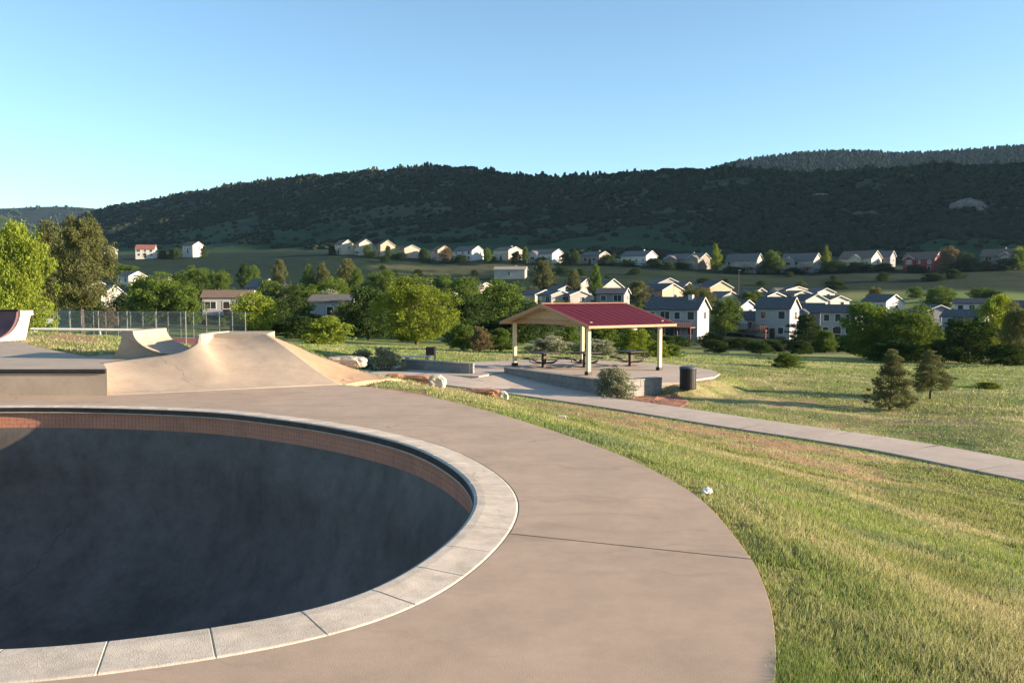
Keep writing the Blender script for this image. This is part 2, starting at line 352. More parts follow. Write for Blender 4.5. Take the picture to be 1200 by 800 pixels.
for i, q in enumerate(PN):
    t = PN[min(i + 1, len(PN) - 1)] - PN[max(i - 1, 0)]; t.z = 0; t.normalize()
    PCL.append(Vector((q.x - t.y * 1.1, q.y + t.x * 1.1, q.z)))
for q in PCL[:-2]:
    cz(q.x, q.y, q.z - 0.05)
for (u, v, d) in [(1190, 500, 26.5), (1120, 480, 32), (1045, 479, 33), (980, 455, 40), (900, 447, 42), (1170, 455, 43), (920, 430, 54), (1060, 436, 52), (1180, 436, 52),
                  (760, 424, 52), (640, 420, 54), (520, 414, 58), (420, 411, 56), (440, 418, 48), (900, 419, 75), (1020, 425, 72), (1150, 427, 70), (700, 413, 72), (560, 406, 80), (400, 402, 80),
                  (300, 398, 80), (150, 397, 75), (20, 396, 75), (300, 402, 42), (220, 408, 35), (60, 404, 34), (-60, 402, 34),
                  (80, 405, 20.5), (60, 391, 26), (0, 391, 27), (-100, 391, 27), (120, 397, 25),
                  (250, 385, 115), (120, 380, 120), (420, 392, 115), (560, 395, 115), (700, 402, 115), (900, 411, 115), (1050, 410, 115), (1180, 408, 110),
                  (1000, 341, 250), (1100, 343, 235), (1180, 346, 225), (930, 330, 290), (1080, 328, 275), (760, 322, 310), (500, 320, 350), (300, 322, 340), (200, 318, 380), (60, 320, 380),
                  (-150, 385, 120), (-150, 345, 250), (-150, 310, 480), (1350, 420, 70), (1350, 400, 120), (1350, 350, 230), (1400, 520, 27), (1500, 430, 60)]:
    cpt(u, v, d)
for q in [(-14, 6, -0.3), (-16, 12, -0.3), (-14, 1, -0.3), (2.4, 3.5, -0.12), (4, 3, -0.45), (7, 4, -1.0), (-12, 17, 0.25), (-4.4, 18.6, 0.36), (-3.5, 18.6, 0.0), (-2.4, 18.3, -0.2), (-3.0, 21.5, -0.85), (-5, 24, -1.1), (-8, 30, -1.4), (1.3, 1.2, -0.12), (3, 1.2, -0.4)]:
    cz(*q)
for (a, k) in H_:
    if a[6] < 470: cpt(a[0], a[1] + 0.6, a[6])
for u_, d_, v_ in zip(row_u, row_d, row_v): ctrl.append((u_, d_, zat(v_, d_)))
C_ = np.array(ctrl)
def feat(u, d): return np.stack([u * 3.2, np.log(np.maximum(d, 0.8)) * 1.5], -1)
X_ = feat(C_[:, 0], C_[:, 1])
def tpsk(r2): return 0.5 * r2 * np.log(r2 + 1e-9)
def fit_tps(X, z, lam):
    n = len(X); r2 = ((X[:, None] - X[None]) ** 2).sum(-1)
    A = np.zeros((n + 3, n + 3)); A[:n, :n] = tpsk(r2) + np.diag(lam); A[:n, n] = 1; A[:n, n+1:] = X; A[n, :n] = 1; A[n+1:, :n] = X.T
    return np.linalg.solve(A, np.concatenate([z, np.zeros(3)]))
# heights are fitted relative to distance so that near places stay exact
lamv = np.where(C_[:, 1] > 100, 0.02, 0.002)
sol = fit_tps(X_, C_[:, 2] / np.sqrt(C_[:, 1] + 4), lamv)
def Hraw(x, y):
    x = np.atleast_1d(np.asarray(x, float)); y = np.atleast_1d(np.asarray(y, float))
    r = np.hypot(x, y); az = np.clip(np.arctan2(x, y), -0.86, 0.86)
    u = np.tan(az); d = np.clip(r * np.cos(az), 1.2, 700)
    Xq = feat(u, d); out = np.empty(len(x))
    for i in range(0, len(x), 20000):
        q = Xq[i:i+20000]; r2 = ((q[:, None] - X_[None]) ** 2).sum(-1)
        out[i:i+20000] = tpsk(r2) @ sol[:-3] + sol[-3] + q @ sol[-2:]
    h = out * np.sqrt(d + 4)
    back = sstep(0.0, 1.0, (np.abs(np.arctan2(x, y)) - 1.2) / 0.5)
    return h * (1 - back) + back * np.minimum(h, -0.25)
def seg_dist(px, py, poly):
    """distance to a polyline of Vectors and the height of the nearest place on it"""
    best = np.full(px.shape, 1e9); zz = np.zeros(px.shape); side = np.zeros(px.shape)
    for a, b in zip(poly[:-1], poly[1:]):
        ax, ay, bx, by = a.x, a.y, b.x, b.y; L2 = (bx-ax)**2 + (by-ay)**2
        t = np.clip(((px-ax)*(bx-ax) + (py-ay)*(by-ay)) / L2, 0, 1)
        dd = np.hypot(px - ax - t*(bx-ax), py - ay - t*(by-ay)); m = dd < best
        best = np.where(m, dd, best); zz = np.where(m, a.z + t*(b.z-a.z), zz)
        side = np.where(m, (bx-ax)*(py-ay) - (by-ay)*(px-ax), side)
    return best, zz, side
def catmull(pts, n=8, closed=False):
    pts = [Vector(p) for p in pts]; out = []; m = len(pts)
    rngi = range(m) if closed else range(m - 1)
    for i in rngi:
        p0, p1, p2, p3 = (pts[(i + k - 1) % m] if closed else pts[min(max(i + k - 1, 0), m - 1)] for k in range(4))
        for j in range(n):
            t = j / n
            out.append(0.5 * ((2*p1) + (p2-p0)*t + (2*p0-5*p1+4*p2-p3)*t*t + (3*p1-p0-3*p2+p3)*t*t*t))
    if not closed: out.append(pts[-1])
    return out
PATH = catmull(PCL, 10)
# patio outline (counter-clockwise), level PZ
PZ = -2.1
TH = math.radians(34)
pf = lambda a, b: (math.cos(TH) * a - math.sin(TH) * b, math.sin(TH) * a + math.cos(TH) * b)
WC = W(716, 462.5, -2.42)                    # corner of the low wall
patio = [(WC.x, WC.y)]
e = pf(2.75, 0); patio += [(WC.x + e[0], WC.y + e[1]), (WC.x + e[0] + 0.9, WC.y + e[1] + 0.2)]
patio += [(8.1, 37.1), (9.1, 38.2), (9.75, 39.8), (9.8, 41.6), (9.2, 43.4), (8.4, 45.2), (6.5, 46.9), (3, 48.2), (0, 47.8), (-2.5, 46.5), (-5, 44.8), (-8, 43.0), (-9, 41.6), (-6.0, 40.9), (-3.5, 39.4), (-1.5, 38.4)]
e = pf(0, 7.7); patio += [(WC.x + e[0] - 0.6, WC.y + e[1] - 0.6), (WC.x + e[0], WC.y + e[1])]
patio = [Vector((p[0], p[1], PZ)) for p in patio]
_e = pf(0, 7.7); _f = pf(2.75, 0)
WALLS_L = [Vector((WC.x + _e[0], WC.y + _e[1], 0)), Vector((WC.x, WC.y, 0)), Vector((WC.x + _f[0], WC.y + _f[1], 0))]
# wedge of paving between the path and the long wall
def path_far(u0):
    q = min(PATH, key=lambda p: abs(p.x / p.y - (u0 - 600) / 1000)); i = PATH.index(q); t = PATH[i + 1] - PATH[i - 1]; t.z = 0; t.normalize()
    return Vector((q.x - t.y * 1.09, q.y + t.x * 1.09, q.z))
wedge_near = [path_far(u0) for u0 in (528, 555, 582, 611, 641, 671, 700)]
wedge_far = [Vector((-1.5, 38.4, -2.12))] + [WALLS_L[0].lerp(WALLS_L[1], k / 5) for k in range(6)]
wedge = [(p.x, p.y) for p in wedge_near] + [(p.x, p.y) for p in wedge_far[::-1]]
def inside(px, py, poly):
    c = np.zeros(px.shape, bool); n = len(poly)
    for i in range(n):
        x1, y1, x2, y2 = poly[i][0], poly[i][1], poly[(i+1) % n][0], poly[(i+1) % n][1]
        cond = ((y1 > py) != (y2 > py)) & (px < (x2-x1) * (py-y1) / (y2-y1 + 1e-12) + x1); c ^= cond
    return c
# skate deck outline (counter-clockwise)
edge = catmull(DECK_EDGE, 6)
deck_out = [Vector((1.4, -3.2, 0)), Vector((1.05, -1.2, 0)), Vector((0.85, 0.6, 0)), Vector((0.92, 2.2, 0))] + edge + \
           [Vector((-6.4, 13.66, 0)), Vector((-17, 13.66, 0)), Vector((-17, -3.2, 0))]
skate_all = [p for p in deck_out[:-3]] + [Vector((-2.6, 16.3, 0)), Vector((-4.3, 17.0, 0)), Vector((-6.2, 17.4, 0)), Vector((-7.9, 16.6, 0)), Vector((-14.0, 22.6, 0)), Vector((-17, 22.6, 0)), Vector((-17, -3.2, 0))]
def Hh(x, y):
    """finished ground height"""
    x = np.atleast_1d(np.asarray(x, float)); y = np.atleast_1d(np.asarray(y, float))
    h = Hraw(x, y)
    r = np.hypot(x, y)
    h = h + (fbm(x * 0.35, y * 0.35, 0, 3, 3) - 0.5) * 0.16 * sstep(5, 14, r) + (fbm(x * 1.7, y * 1.7, 0, 5, 3) - 0.5) * 0.07 * sstep(3.0, 8, r)
    near = r < 90
    if near.any():
        xn, yn = x[near], y[near]; hn = h[near]
        d, z, _ = seg_dist(xn, yn, PATH)
        w = 1 - sstep(1.15, 2.6, d); hn = hn * (1 - w) + (z - 0.05) * w
        d, z, _ = seg_dist(xn, yn, patio + [patio[0]]); ins = inside(xn, yn, patio)
        w = np.where(ins, 1.0, 1 - sstep(0.1, 1.6, d)); w = np.where(ins, w, w * (1 - (1 - sstep(1.15, 1.9, seg_dist(xn, yn, PATH)[0]))))
        hn = hn * (1 - w) + (PZ - 0.06) * w
        dw, _, _ = seg_dist(xn, yn, WALLS_L); dw = dw + 3.0 * np.clip((xn - WC.x) * math.cos(TH) + (yn - WC.y) * math.sin(TH) - 2.6, 0, 9)
        w = np.where(ins, 1.0 * (dw < 1.1), 1 - sstep(0.5, 2.0, dw)); hn = hn * (1 - w) + np.minimum(hn, np.where(dw < 1.1, -2.56, -2.46)) * w
        hn = np.where(inside(xn, yn, wedge), np.minimum(hn, -2.55), hn)
        d, z, _ = seg_dist(xn, yn, PATH); hn = np.where(d < 1.15, np.minimum(hn, z - 0.05), hn)
        d, z, _ = seg_dist(xn, yn, edge); w = 1 - sstep(0.0, 1.6, d); hn = hn * (1 - w) + (-0.045 - 0.05 * d) * w
        ins = inside(xn, yn, skate_all); hn = np.where(ins, np.minimum(hn, -0.5), hn)
        h[near] = hn
    return h
def Hg(x, y): return float(Hh([x], [y])[0])

# ------------------------------------------------------------------ ground sheet
azs = np.concatenate([np.linspace(-math.pi, -0.78, 60, endpoint=False), np.linspace(-0.78, 0.78, 430), np.linspace(0.78, math.pi, 60, endpoint=False)[1:]])
def Rb(az):
    u = np.tan(np.clip(az, -0.9, 0.9)); base = np.interp(u, row_u, row_d) * 1.06 / np.cos(np.clip(az, -0.9, 0.9))
    side = sstep(0.9, 1.2, np.abs(az)); return base * (1 - side) + side * 2600
NR = 330
tt = np.linspace(0, 1, NR)
Rg = 0.6 * (Rb(azs)[None, :] / 0.6) ** tt[:, None]
GX = Rg * np.sin(azs)[None, :]; GY = Rg * np.cos(azs)[None, :]
GZ = Hh(GX.ravel(), GY.ravel()).reshape(GX.shape)
nA = len(azs)
V = np.stack([GX, GY, GZ], -1).reshape(-1, 3)
ii, jj = np.meshgrid(np.arange(NR - 1), np.arange(nA), indexing='ij')
j2 = (jj + 1) % nA
Q = np.stack([ii*nA + jj, (ii+1)*nA + jj, (ii+1)*nA + j2, ii*nA + j2], -1).reshape(-1, 4)[:, ::-1]
cen = V[Q].mean(1)
hole = np.ones(len(Q), bool); m = np.hypot(cen[:, 0], cen[:, 1]) < 30
dd, _, _ = seg_dist(cen[m, 0], cen[m, 1], skate_all + [skate_all[0]])
hole[m] = ~(inside(cen[m, 0], cen[m, 1], skate_all) & (dd > 0.35))
Q = Q[hole]
ground_me = mesh_np('ground', V, Q)
# cover: r = dry straw, g = bare earth, b = lush green and the painted sunlit strip
x, y = V[:, 0], V[:, 1]; r = np.hypot(x, y)
def cover(x, y):
    r = np.hypot(x, y); az = np.arctan2(x, y); u = 600 + 1000 * np.tan(np.clip(az, -1.2, 1.2))
    d, _, side = seg_dist(x, y, PATH)
    nearside = side < 0
    # streaks follow the contour, roughly along the path
    a = x * 0.62 - y * 0.78; b = x * 0.78 + y * 0.62
    n = fbm(a * 0.35, b * 1.1, 0, 11, 4); n2 = fbm(x * 1.3, y * 1.3, 0, 17, 4); n3 = fbm(a * 0.12, b * 0.5, 0, 23, 3)
    dry = 0.85 * sstep(0.46, 0.66, n * 0.6 + n2 * 0.25 + n3 * 0.15)
    lush = sstep(0.5, 0.65, fbm(x * 0.22, y * 0.22, 0, 31, 3)) * 0.8
    de, _, _ = seg_dist(x, y, edge)
    lush = np.maximum(lush, (1 - sstep(0.3, 1.6, de)) * 0.8)
    lush = np.maximum(lush, (1 - sstep(0.2, 1.0, d - 1.1)) * 0.9)
    dry = dry * (1 - 0.7 * lush)
    # eroded earth strip on the bank above the path, between the rocks and the lawn
    band = sstep(0.55, 0.7, fbm(a * 0.3, b * 1.2, 0, 41, 4) + 0.22 * np.exp(-((d - 5.0) / 2.6) ** 2) * (u > 520) * (u < 1040) * nearside)
    dirt = np.where(r < 40, band * nearside, 0)
    dirt = np.maximum(dirt, 0.7 * sstep(0.63, 0.72, fbm(x * 0.9, y * 0.9, 0, 47, 3)) * (r < 40))
    far = sstep(60, 110, r)
    dry = dry * (1 - far) + far * 0.35 * sstep(0.5, 0.7, fbm(x * 0.02, y * 0.05, 0, 51, 3))
    bank = sstep(425, 440, u) * (1 - sstep(600, 625, u)) * sstep(325, 335, r) * (1 - sstep(378, 384, r))
    dirt = np.maximum(dirt, bank * 0.38 * sstep(0.35, 0.55, fbm(x * 0.06, y * 0.12, 0, 53, 3)))
    lush = np.maximum(lush * (1 - far), 0.8 * sstep(44, 60, r) * (1 - sstep(95, 140, r)))
    lush = np.maximum(lush, sstep(205, 225, r) * (u > 930))  # sunlit strip of the slope painted as lush green
    return np.stack([dry, dirt, lush], -1)
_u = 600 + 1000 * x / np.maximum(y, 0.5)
_slope_shade = sstep(105, 150, r) * (1 - (_u > 930) * sstep(205, 222, r) * (1 - sstep(262, 275, r)) * 0.85)   # shade of the far slope put into its colour, sunlit strip left bright
set_col(ground_me, 'cover', np.hstack([cover(x, y), _slope_shade[:, None]]))
def ground_material(name, straw, earth, green, lush, far=False):
    m, nt, out = newmat(name); L = nt.links.new
    at = N(nt, 'ShaderNodeVertexColor'); at.layer_name = 'cover'
    sc_ = N(nt, 'ShaderNodeSeparateColor'); L(at.outputs['Color'], sc_.inputs[0])
    g = N(nt, 'ShaderNodeNewGeometry')
    n = N(nt, 'ShaderNodeTexNoise'); n.inputs['Scale'].default_value = 0.05 if far else 3.0; n.inputs['Detail'].default_value = 10; n.inputs['Roughness'].default_value = 0.7; L(g.outputs['Position'], n.inputs['Vector'])
    def two(c, k): return ramp(nt, [(0.3, [v * (1 - k) for v in c]), (0.7, [v * (1 + k) for v in c])])
    cols = []
    for c in (green, straw, lush, earth):
        rr = two(c, 0.35); L(n.outputs[0], rr.inputs[0]); cols.append(rr.outputs[0])
    cur = cols[0]
    for chan, cc in ((2, cols[2]), (0, cols[1]), (1, cols[3])):
        mx = N(nt, 'ShaderNodeMix', data_type='RGBA'); L(sc_.outputs[chan], mx.inputs[0]); L(cur, mx.inputs[6]); L(cc, mx.inputs[7]); cur = mx.outputs[2]
    if not far:
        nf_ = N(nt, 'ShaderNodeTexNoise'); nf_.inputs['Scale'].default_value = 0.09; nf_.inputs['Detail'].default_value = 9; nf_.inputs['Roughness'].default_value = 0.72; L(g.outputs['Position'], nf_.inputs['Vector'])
        rr = ramp(nt, [(0.34, (0.005, 0.013, 0.006)), (0.5, (0.011, 0.027, 0.010)), (0.68, (0.024, 0.038, 0.016))]); L(nf_.outputs[0], rr.inputs[0])  # dark greens that paint the far slope's shade
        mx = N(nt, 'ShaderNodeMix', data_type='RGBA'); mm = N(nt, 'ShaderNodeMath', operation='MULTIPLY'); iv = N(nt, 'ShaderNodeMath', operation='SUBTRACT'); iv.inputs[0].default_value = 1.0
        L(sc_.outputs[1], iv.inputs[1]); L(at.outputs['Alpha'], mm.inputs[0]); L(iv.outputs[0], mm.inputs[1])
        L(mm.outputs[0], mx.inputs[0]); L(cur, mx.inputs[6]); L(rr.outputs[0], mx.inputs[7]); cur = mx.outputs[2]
    b = N(nt, 'ShaderNodeBsdfPrincipled'); b.inputs['Roughness'].default_value = 0.95; b.inputs['Specular IOR Level'].default_value = 0.1
    L(cur, b.inputs['Base Color'])
    n2 = N(nt, 'ShaderNodeTexNoise'); n2.inputs['Scale'].default_value = 0.3 if far else 14; n2.inputs['Detail'].default_value = 8; L(g.outputs['Position'], n2.inputs['Vector'])
    bp = N(nt, 'ShaderNodeBump'); bp.inputs['Strength'].default_value = 0.6; bp.inputs['Distance'].default_value = 1.5 if far else 0.06
    L(n2.outputs[0], bp.inputs['Height']); L(bp.outputs[0], b.inputs['Normal']); L(b.outputs[0], out.inputs[0])
    return m
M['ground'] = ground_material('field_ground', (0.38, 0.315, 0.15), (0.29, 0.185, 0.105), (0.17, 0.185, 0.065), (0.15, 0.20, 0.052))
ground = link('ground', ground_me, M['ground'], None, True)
tag(ground, 'grassy park ground falling away from the skate bowl to the valley', 'ground', kind='structure')

# ------------------------------------------------------------------ ridge behind the houses, with an added shading mountain out of view
M['hill'] = ground_material('ridge_scrubland', (0.075, 0.07, 0.05), (0.13, 0.108, 0.09), (0.034, 0.05, 0.026), (0.026, 0.054, 0.02), far=True)
cr = np.array([(-260, 330, 1450), (-60, 296, 1300), (40, 275, 1230), (100, 252, 1160), (130, 243, 1130), (200, 230, 1060), (300, 213, 965), (400, 204, 885), (470, 197, 835), (520, 195, 805),
               (560, 199, 782), (620, 206, 745), (700, 205, 700), (800, 199, 655), (850, 198, 640), (940, 204, 610), (1010, 199, 590), (1090, 196, 565), (1160, 197, 545), (1200, 192, 530), (1260, 172, 530), (1340, 95, 540), (1430, 10, 560), (1520, -80, 600), (1750, -150, 650), (2050, -150, 650.)])  # last points: added mountain out of view, raised to shade the ridge
hu = np.concatenate([np.arange(-0.95, 0.8, 0.0045), np.arange(0.8, 1.42, 0.012)])
uc_ = 600 + hu * 1000
cv, cd = np.interp(uc_, cr[:, 0], cr[:, 1]), np.interp(uc_, cr[:, 0], cr[:, 2])
def smooth1(a, k=9):
    p = np.pad(a, k, mode='edge'); return np.convolve(p, np.ones(2*k+1) / (2*k+1), 'valid')
cv, cd = smooth1(cv, 5), smooth1(cd, 9)
zc = np.array([P(a, b, c).z for a, b, c in zip(uc_, cv, cd)])
azh = np.arctan(hu); rb = Rb(azh); db = rb * np.cos(azh)
zb = Hh(db * hu, db)
NT = 170
ts = np.linspace(0, 1.5, NT)
D = np.where(ts[:, None] <= 1, db[None] + (cd - db)[None] * ts[:, None], cd[None] + (ts[:, None] - 1) * (330 + 900 * sstep(0.62, 0.8, hu))[None])
t1 = np.clip(ts, 0, 1)[:, None]
_steep = sstep(0.66, 0.86, hu)[None]  # added mountain bulges here so its shadow covers the hill foot
prof = (0.32 * t1 + 0.68 * t1 ** 1.75) * (1 - _steep) + _steep * t1 ** 0.88
Z = zb[None] + (zc - zb)[None] * prof
X = D * hu[None]
amp = 9.0 * np.sin(np.clip(t1, 0, 1) * math.pi) ** 0.7
along = X * 0.82 - D * 0.57
Z = Z + amp * (fbm(along * 0.018, D * 0.006 + X * 0.004, 0, 61, 4) - 0.5) * 1.6 + (fbm(X * 0.05, D * 0.05, 0, 67, 3) - 0.5) * 5 * sstep(0.15, 0.5, t1)
Z = Z + 3.0 * (sstep(0.80, 0.84, t1) - t1) * (fbm(along * 0.02, 0 * along, 0, 71, 3) > 0.42) * sstep(0.5, 0.8, t1)
Z = np.where(ts[:, None] > 1, Z - (ts[:, None] - 1) * (60 - 40 * sstep(0.62, 0.8, hu))[None], Z)
Z[0] = zb
V = np.stack([X, D, Z], -1).reshape(-1, 3)
nh = len(hu); ii, jj = np.meshgrid(np.arange(NT - 1), np.arange(nh - 1), indexing='ij')
Q = np.stack([ii*nh + jj, ii*nh + jj + 1, (ii+1)*nh + jj + 1, (ii+1)*nh + jj], -1).reshape(-1, 4)
hill_me = mesh_np('hillside', V, Q)
T = np.broadcast_to(t1, X.shape)
nn = fbm(X * 0.012, D * 0.012, 0, 81, 4)
lush = (1 - sstep(0.25, 0.5, T + (nn - 0.5) * 0.5)) * 0.9
dry = sstep(0.35, 0.7, T) * sstep(0.45, 0.65, nn) * 0.8
earth = sstep(0.52, 0.70, fbm(X * 0.03, D * 0.07, 0, 91, 5)) * sstep(0.3, 0.7, T) * 0.5
hill_cov = np.stack([dry, earth, lush], -1)
set_col(hill_me, 'cover', hill_cov.reshape(-1, 3))
hill = link('hillside', hill_me, M['hill'], None, True)
tag(hill, 'long shaded scrub covered ridge behind the houses and its added unseen shading mountain', 'hill', kind='structure')

def far_hill(name, pts, d0, depth, label, seed, mat):
    us = np.arange(pts[0][0], pts[-1][0], 5.0); vs = np.interp(us, [p[0] for p in pts], [p[1] for p in pts]); vs = smooth1(vs, 4)
    n, k = len(us), 40; V = []
    zt = np.array([P(a, b, d0).z for a, b in zip(us, vs)]); U = (us - 600) / 1000
    t = np.linspace(0, 1.4, k)[:, None]
    D = d0 - depth * (1 - t); tc = np.clip(t, 0, 1)
    X = D * U[None]; Z = 5 + (zt[None] - 5) * (0.45 * tc + 0.55 * tc ** 1.5) - np.clip(t - 1, 0, 1) * depth * 0.4
    Z = Z + (fbm(X * 0.006, D * 0.006, 0, seed, 4) - 0.5) * 40 * np.sin(np.clip(tc, 0, 1) * math.pi)
    V = np.stack([X, D + 0 * X, Z], -1).reshape(-1, 3)
    ii, jj = np.meshgrid(np.arange(k - 1), np.arange(n - 1), indexing='ij')
    me = mesh_np(name, V, np.stack([ii*n + jj, ii*n + jj + 1, (ii+1)*n + jj + 1, (ii+1)*n + jj], -1).reshape(-1, 4))
    nn = fbm(X * 0.01, D * 0.01, 0, seed + 5, 4)
    set_col(me, 'cover', np.stack([0.4 * sstep(0.5, 0.7, nn), 0 * nn, 0.2 + 0 * nn], -1).reshape(-1, 3))
    o = link(name, me, mat, None, True); tag(o, label, 'hill', kind='structure')
    return X, D + 0 * X, Z
M['farhill'] = ground_material('wooded_mountain', (0.03, 0.033, 0.022), (0.05, 0.045, 0.035), (0.016, 0.024, 0.014), (0.016, 0.026, 0.014), far=True)
FH1 = far_hill('far_hill', [(640, 262), (760, 225), (835, 197), (880, 186), (935, 180), (990, 177), (1060, 181), (1130, 177), (1200, 170), (1400, 160), (1600, 150)], 1700, 600, 'higher wooded mountain beyond the long ridge', 101, M['farhill'])
FH2 = far_hill('far_hill', [(-400, 235), (-100, 241), (0, 244), (60, 241), (105, 242), (170, 252), (260, 275), (330, 300)], 2600, 900, 'low distant blue hill where the ridge runs out', 111, M['farhill'])
FH3 = far_hill('far_hill', [(-260, 215), (-100, 228), (-40, 240), (8, 250), (30, 262), (70, 290), (100, 310)], 1000, 350, 'rocky brown hill shoulder behind the tall cottonwood', 121, M['hill'])
# ------------------------------------------------------------------ skate bowl: coping blocks, tile band, shell
rim_px = [(0, 766), (117, 756), (225, 743), (360, 721), (440, 696), (505, 657), (545, 622), (563, 592), (557, 569), (530, 545), (480, 521), (400, 502), (320, 490), (240, 482), (120, 477.5), (0, 476.8)]
rim_pts = [W(u, v, 0.012) for u, v in rim_px]
rim_pts += [Vector((-9.0, 11.75, 0)), Vector((-10.9, 10.9, 0)), Vector((-12.2, 9.4, 0)), Vector((-11.7, 7.0, 0)), Vector((-9.9, 5.2, 0)), Vector((-7.3, 4.15, 0)), Vector((-4.6, 3.7, 0))]
for p in rim_pts: p.z = 0
raw = catmull(rim_pts, 24, closed=True)
# even spacing and a little smoothing
def resample(poly, step):
    P_ = np.array([(p.x, p.y) for p in poly] + [(poly[0].x, poly[0].y)]); s = np.r_[0, np.cumsum(np.hypot(*np.diff(P_, axis=0).T))]
    n = int(round(s[-1] / step)); q = np.linspace(0, s[-1], n, endpoint=False)
    return np.stack([np.interp(q, s, P_[:, 0]), np.interp(q, s, P_[:, 1])], -1)
RIM = resample(raw, 0.055)
for _ in range(60): RIM = 0.5 * RIM + 0.25 * (np.roll(RIM, 1, 0) + np.roll(RIM, -1, 0))
nR = (len(RIM) // 8) * 8; RIM = resample([Vector((a, b, 0)) for a, b in RIM], 0.055)
tan = np.roll(RIM, -1, 0) - np.roll(RIM, 1, 0); tan /= np.linalg.norm(tan, axis=1)[:, None]
NOR = np.stack([tan[:, 1], -tan[:, 0]], -1)                       # outward
if ((RIM - RIM.mean(0)) * NOR).sum() < 0: NOR = -NOR
bowl = empty('skate_bowl', (0, 0, 0))
tag(bowl, 'deep pool shaped concrete skate bowl with a red tile band under its rim', 'skate bowl')
nB = len(RIM) // 8
ends = [int(round(i * len(RIM) / nB)) for i in range(nB + 1)]
CW = 0.30
profile = [(0.008, -0.064), (-0.04, -0.062), (-0.042, 0.002), (-0.034, 0.015), (-0.012, 0.022), (0.05, 0.021), (0.16, 0.012), (CW - 0.012, 0.004), (CW, -0.004), (CW, -0.14), (0.008, -0.14)]
for b in range(nB):
    ids = [i % len(RIM) for i in range(ends[b], ends[b + 1] + 1)]
    mb = MB(); n = len(profile); dz = random.uniform(-0.0005, 0.0005)
    for k, i in enumerate(ids):
        sh = (0.0022 if k == 0 else (-0.0022 if k == len(ids) - 1 else 0))
        for o, z in profile:
            q = RIM[i] + NOR[i] * o + tan[i] * sh
            mb.v.append((q[0], q[1], z + dz))
    for k in range(len(ids) - 1):
        for j in range(n):
            j2 = (j + 1) % n; mb.f.append((k*n + j, k*n + j2, (k+1)*n + j2, (k+1)*n + j))
    mb.f.append(tuple(range(n - 1, -1, -1))); mb.f.append(tuple((len(ids)-1)*n + j for j in range(n)))
    mb.build('coping_block', M['coping'], bowl, bevel=0.004, seg=1)
# dark band standing in for the shade on the blocks' inner face and a pale bead below it
for nm_, mat_, lo_, hi_, o_ in (('shade_band', M['steel'], -0.05, 0.010, -0.047), ('bead', M['coping'], -0.064, -0.052, -0.05)):
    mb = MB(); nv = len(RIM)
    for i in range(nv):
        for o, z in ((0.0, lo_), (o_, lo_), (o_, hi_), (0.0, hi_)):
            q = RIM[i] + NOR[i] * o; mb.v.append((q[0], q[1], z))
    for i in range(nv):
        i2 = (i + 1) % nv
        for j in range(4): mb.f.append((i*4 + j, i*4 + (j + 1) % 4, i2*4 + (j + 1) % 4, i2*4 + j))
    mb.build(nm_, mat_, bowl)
# mortar bed under the blocks, seen only in the joints and along the outer edge
mb = MB(); nv = len(RIM)
for i in range(nv):
    for o, z in ((-0.03, -0.055), (-0.032, 0.004), (-0.008, 0.0175), (0.05, 0.0172), (0.16, 0.0085), (CW - 0.012, 0.001), (CW + 0.003, -0.006), (CW + 0.003, -0.15)):
        q = RIM[i] + NOR[i] * o; mb.v.append((q[0], q[1], z))
for i in range(nv):
    i2 = (i + 1) % nv
    for j in range(7): mb.f.append((i*8 + j, i*8 + j + 1, i2*8 + j + 1, i2*8 + j))
mb.build('mortar_bed', plain('pale_mortar', (0.42, 0.36, 0.29), 0.9, 0.2, 20), bowl)
# tile band: every small tile its own raised square, joined (tiles are a few pixels each)
mb = MB(); step = 0.055
for i in range(nv):
    i2 = (i + 1) % nv
    for k in range(4):
        z1 = -0.066 - k * step; z0 = z1 - step + 0.0034
        a = RIM[i] + tan[i] * 0.0016; c = RIM[i2] - tan[i2] * 0.0016
        o0, o1 = 0.006, 0.001 + random.uniform(-0.001, 0.001)
        A, B_ = a + NOR[i] * o1, c + NOR[i2] * o1; A2, B2 = a + NOR[i] * o0, c + NOR[i2] * o0
        e = 0.001
        mb.add([(A[0], A[1], z0), (B_[0], B_[1], z0), (B_[0], B_[1], z1), (A[0], A[1], z1), (A2[0], A2[1], z0-e), (B2[0], B2[1], z0-e), (B2[0], B2[1], z1+e), (A2[0], A2[1], z1+e)],
               [(0,1,2,3), (4,5,1,0), (5,6,2,1), (6,7,3,2), (7,4,0,3)])
tb = mb.build('tile_band', M['tile'], bowl); tb['kind'] = 'stuff'
mb = MB()
for i in range(nv):
    for o, z in ((0.006, -0.05), (0.006, -0.30)):
        q = RIM[i] + NOR[i] * o; mb.v.append((q[0], q[1], z))
for i in range(nv):
    i2 = (i + 1) % nv; mb.f.append((i*2, i*2 + 1, i2*2 + 1, i2*2))
mb.build('grout', plain('grout', (0.38, 0.20, 0.14), 0.9, 0.2, 20), bowl)
cx, cy = RIM.mean(0)
prof2 = [(0.0, -0.285), (0.008, -0.5), (0.025, -0.8)]
for k in range(1, 19):
    a = math.pi / 2 * k / 18; prof2.append((0.025 + 0.40 * (1 - math.cos(a)), -0.8 - 1.9 * math.sin(a)))
prof2 += [(0.6, -2.74), (0.8, -2.77), (0.98, -2.78)]
mb = MB(); sel = RIM[::2]; ns = len(sel)
for s_, z in prof2:
    for q in sel: mb.v.append((cx + (q[0]-cx) * (1 - s_), cy + (q[1]-cy) * (1 - s_), z))
for k in range(len(prof2) - 1):
    for i in range(ns):
        i2 = (i + 1) % ns; mb.f.append((k*ns + i, k*ns + i2, (k+1)*ns + i2, (k+1)*ns + i))
mb.f.append(tuple((len(prof2)-1)*ns + i for i in range(ns)))
mb.build('shell', M['shell'], bowl, smooth=True)

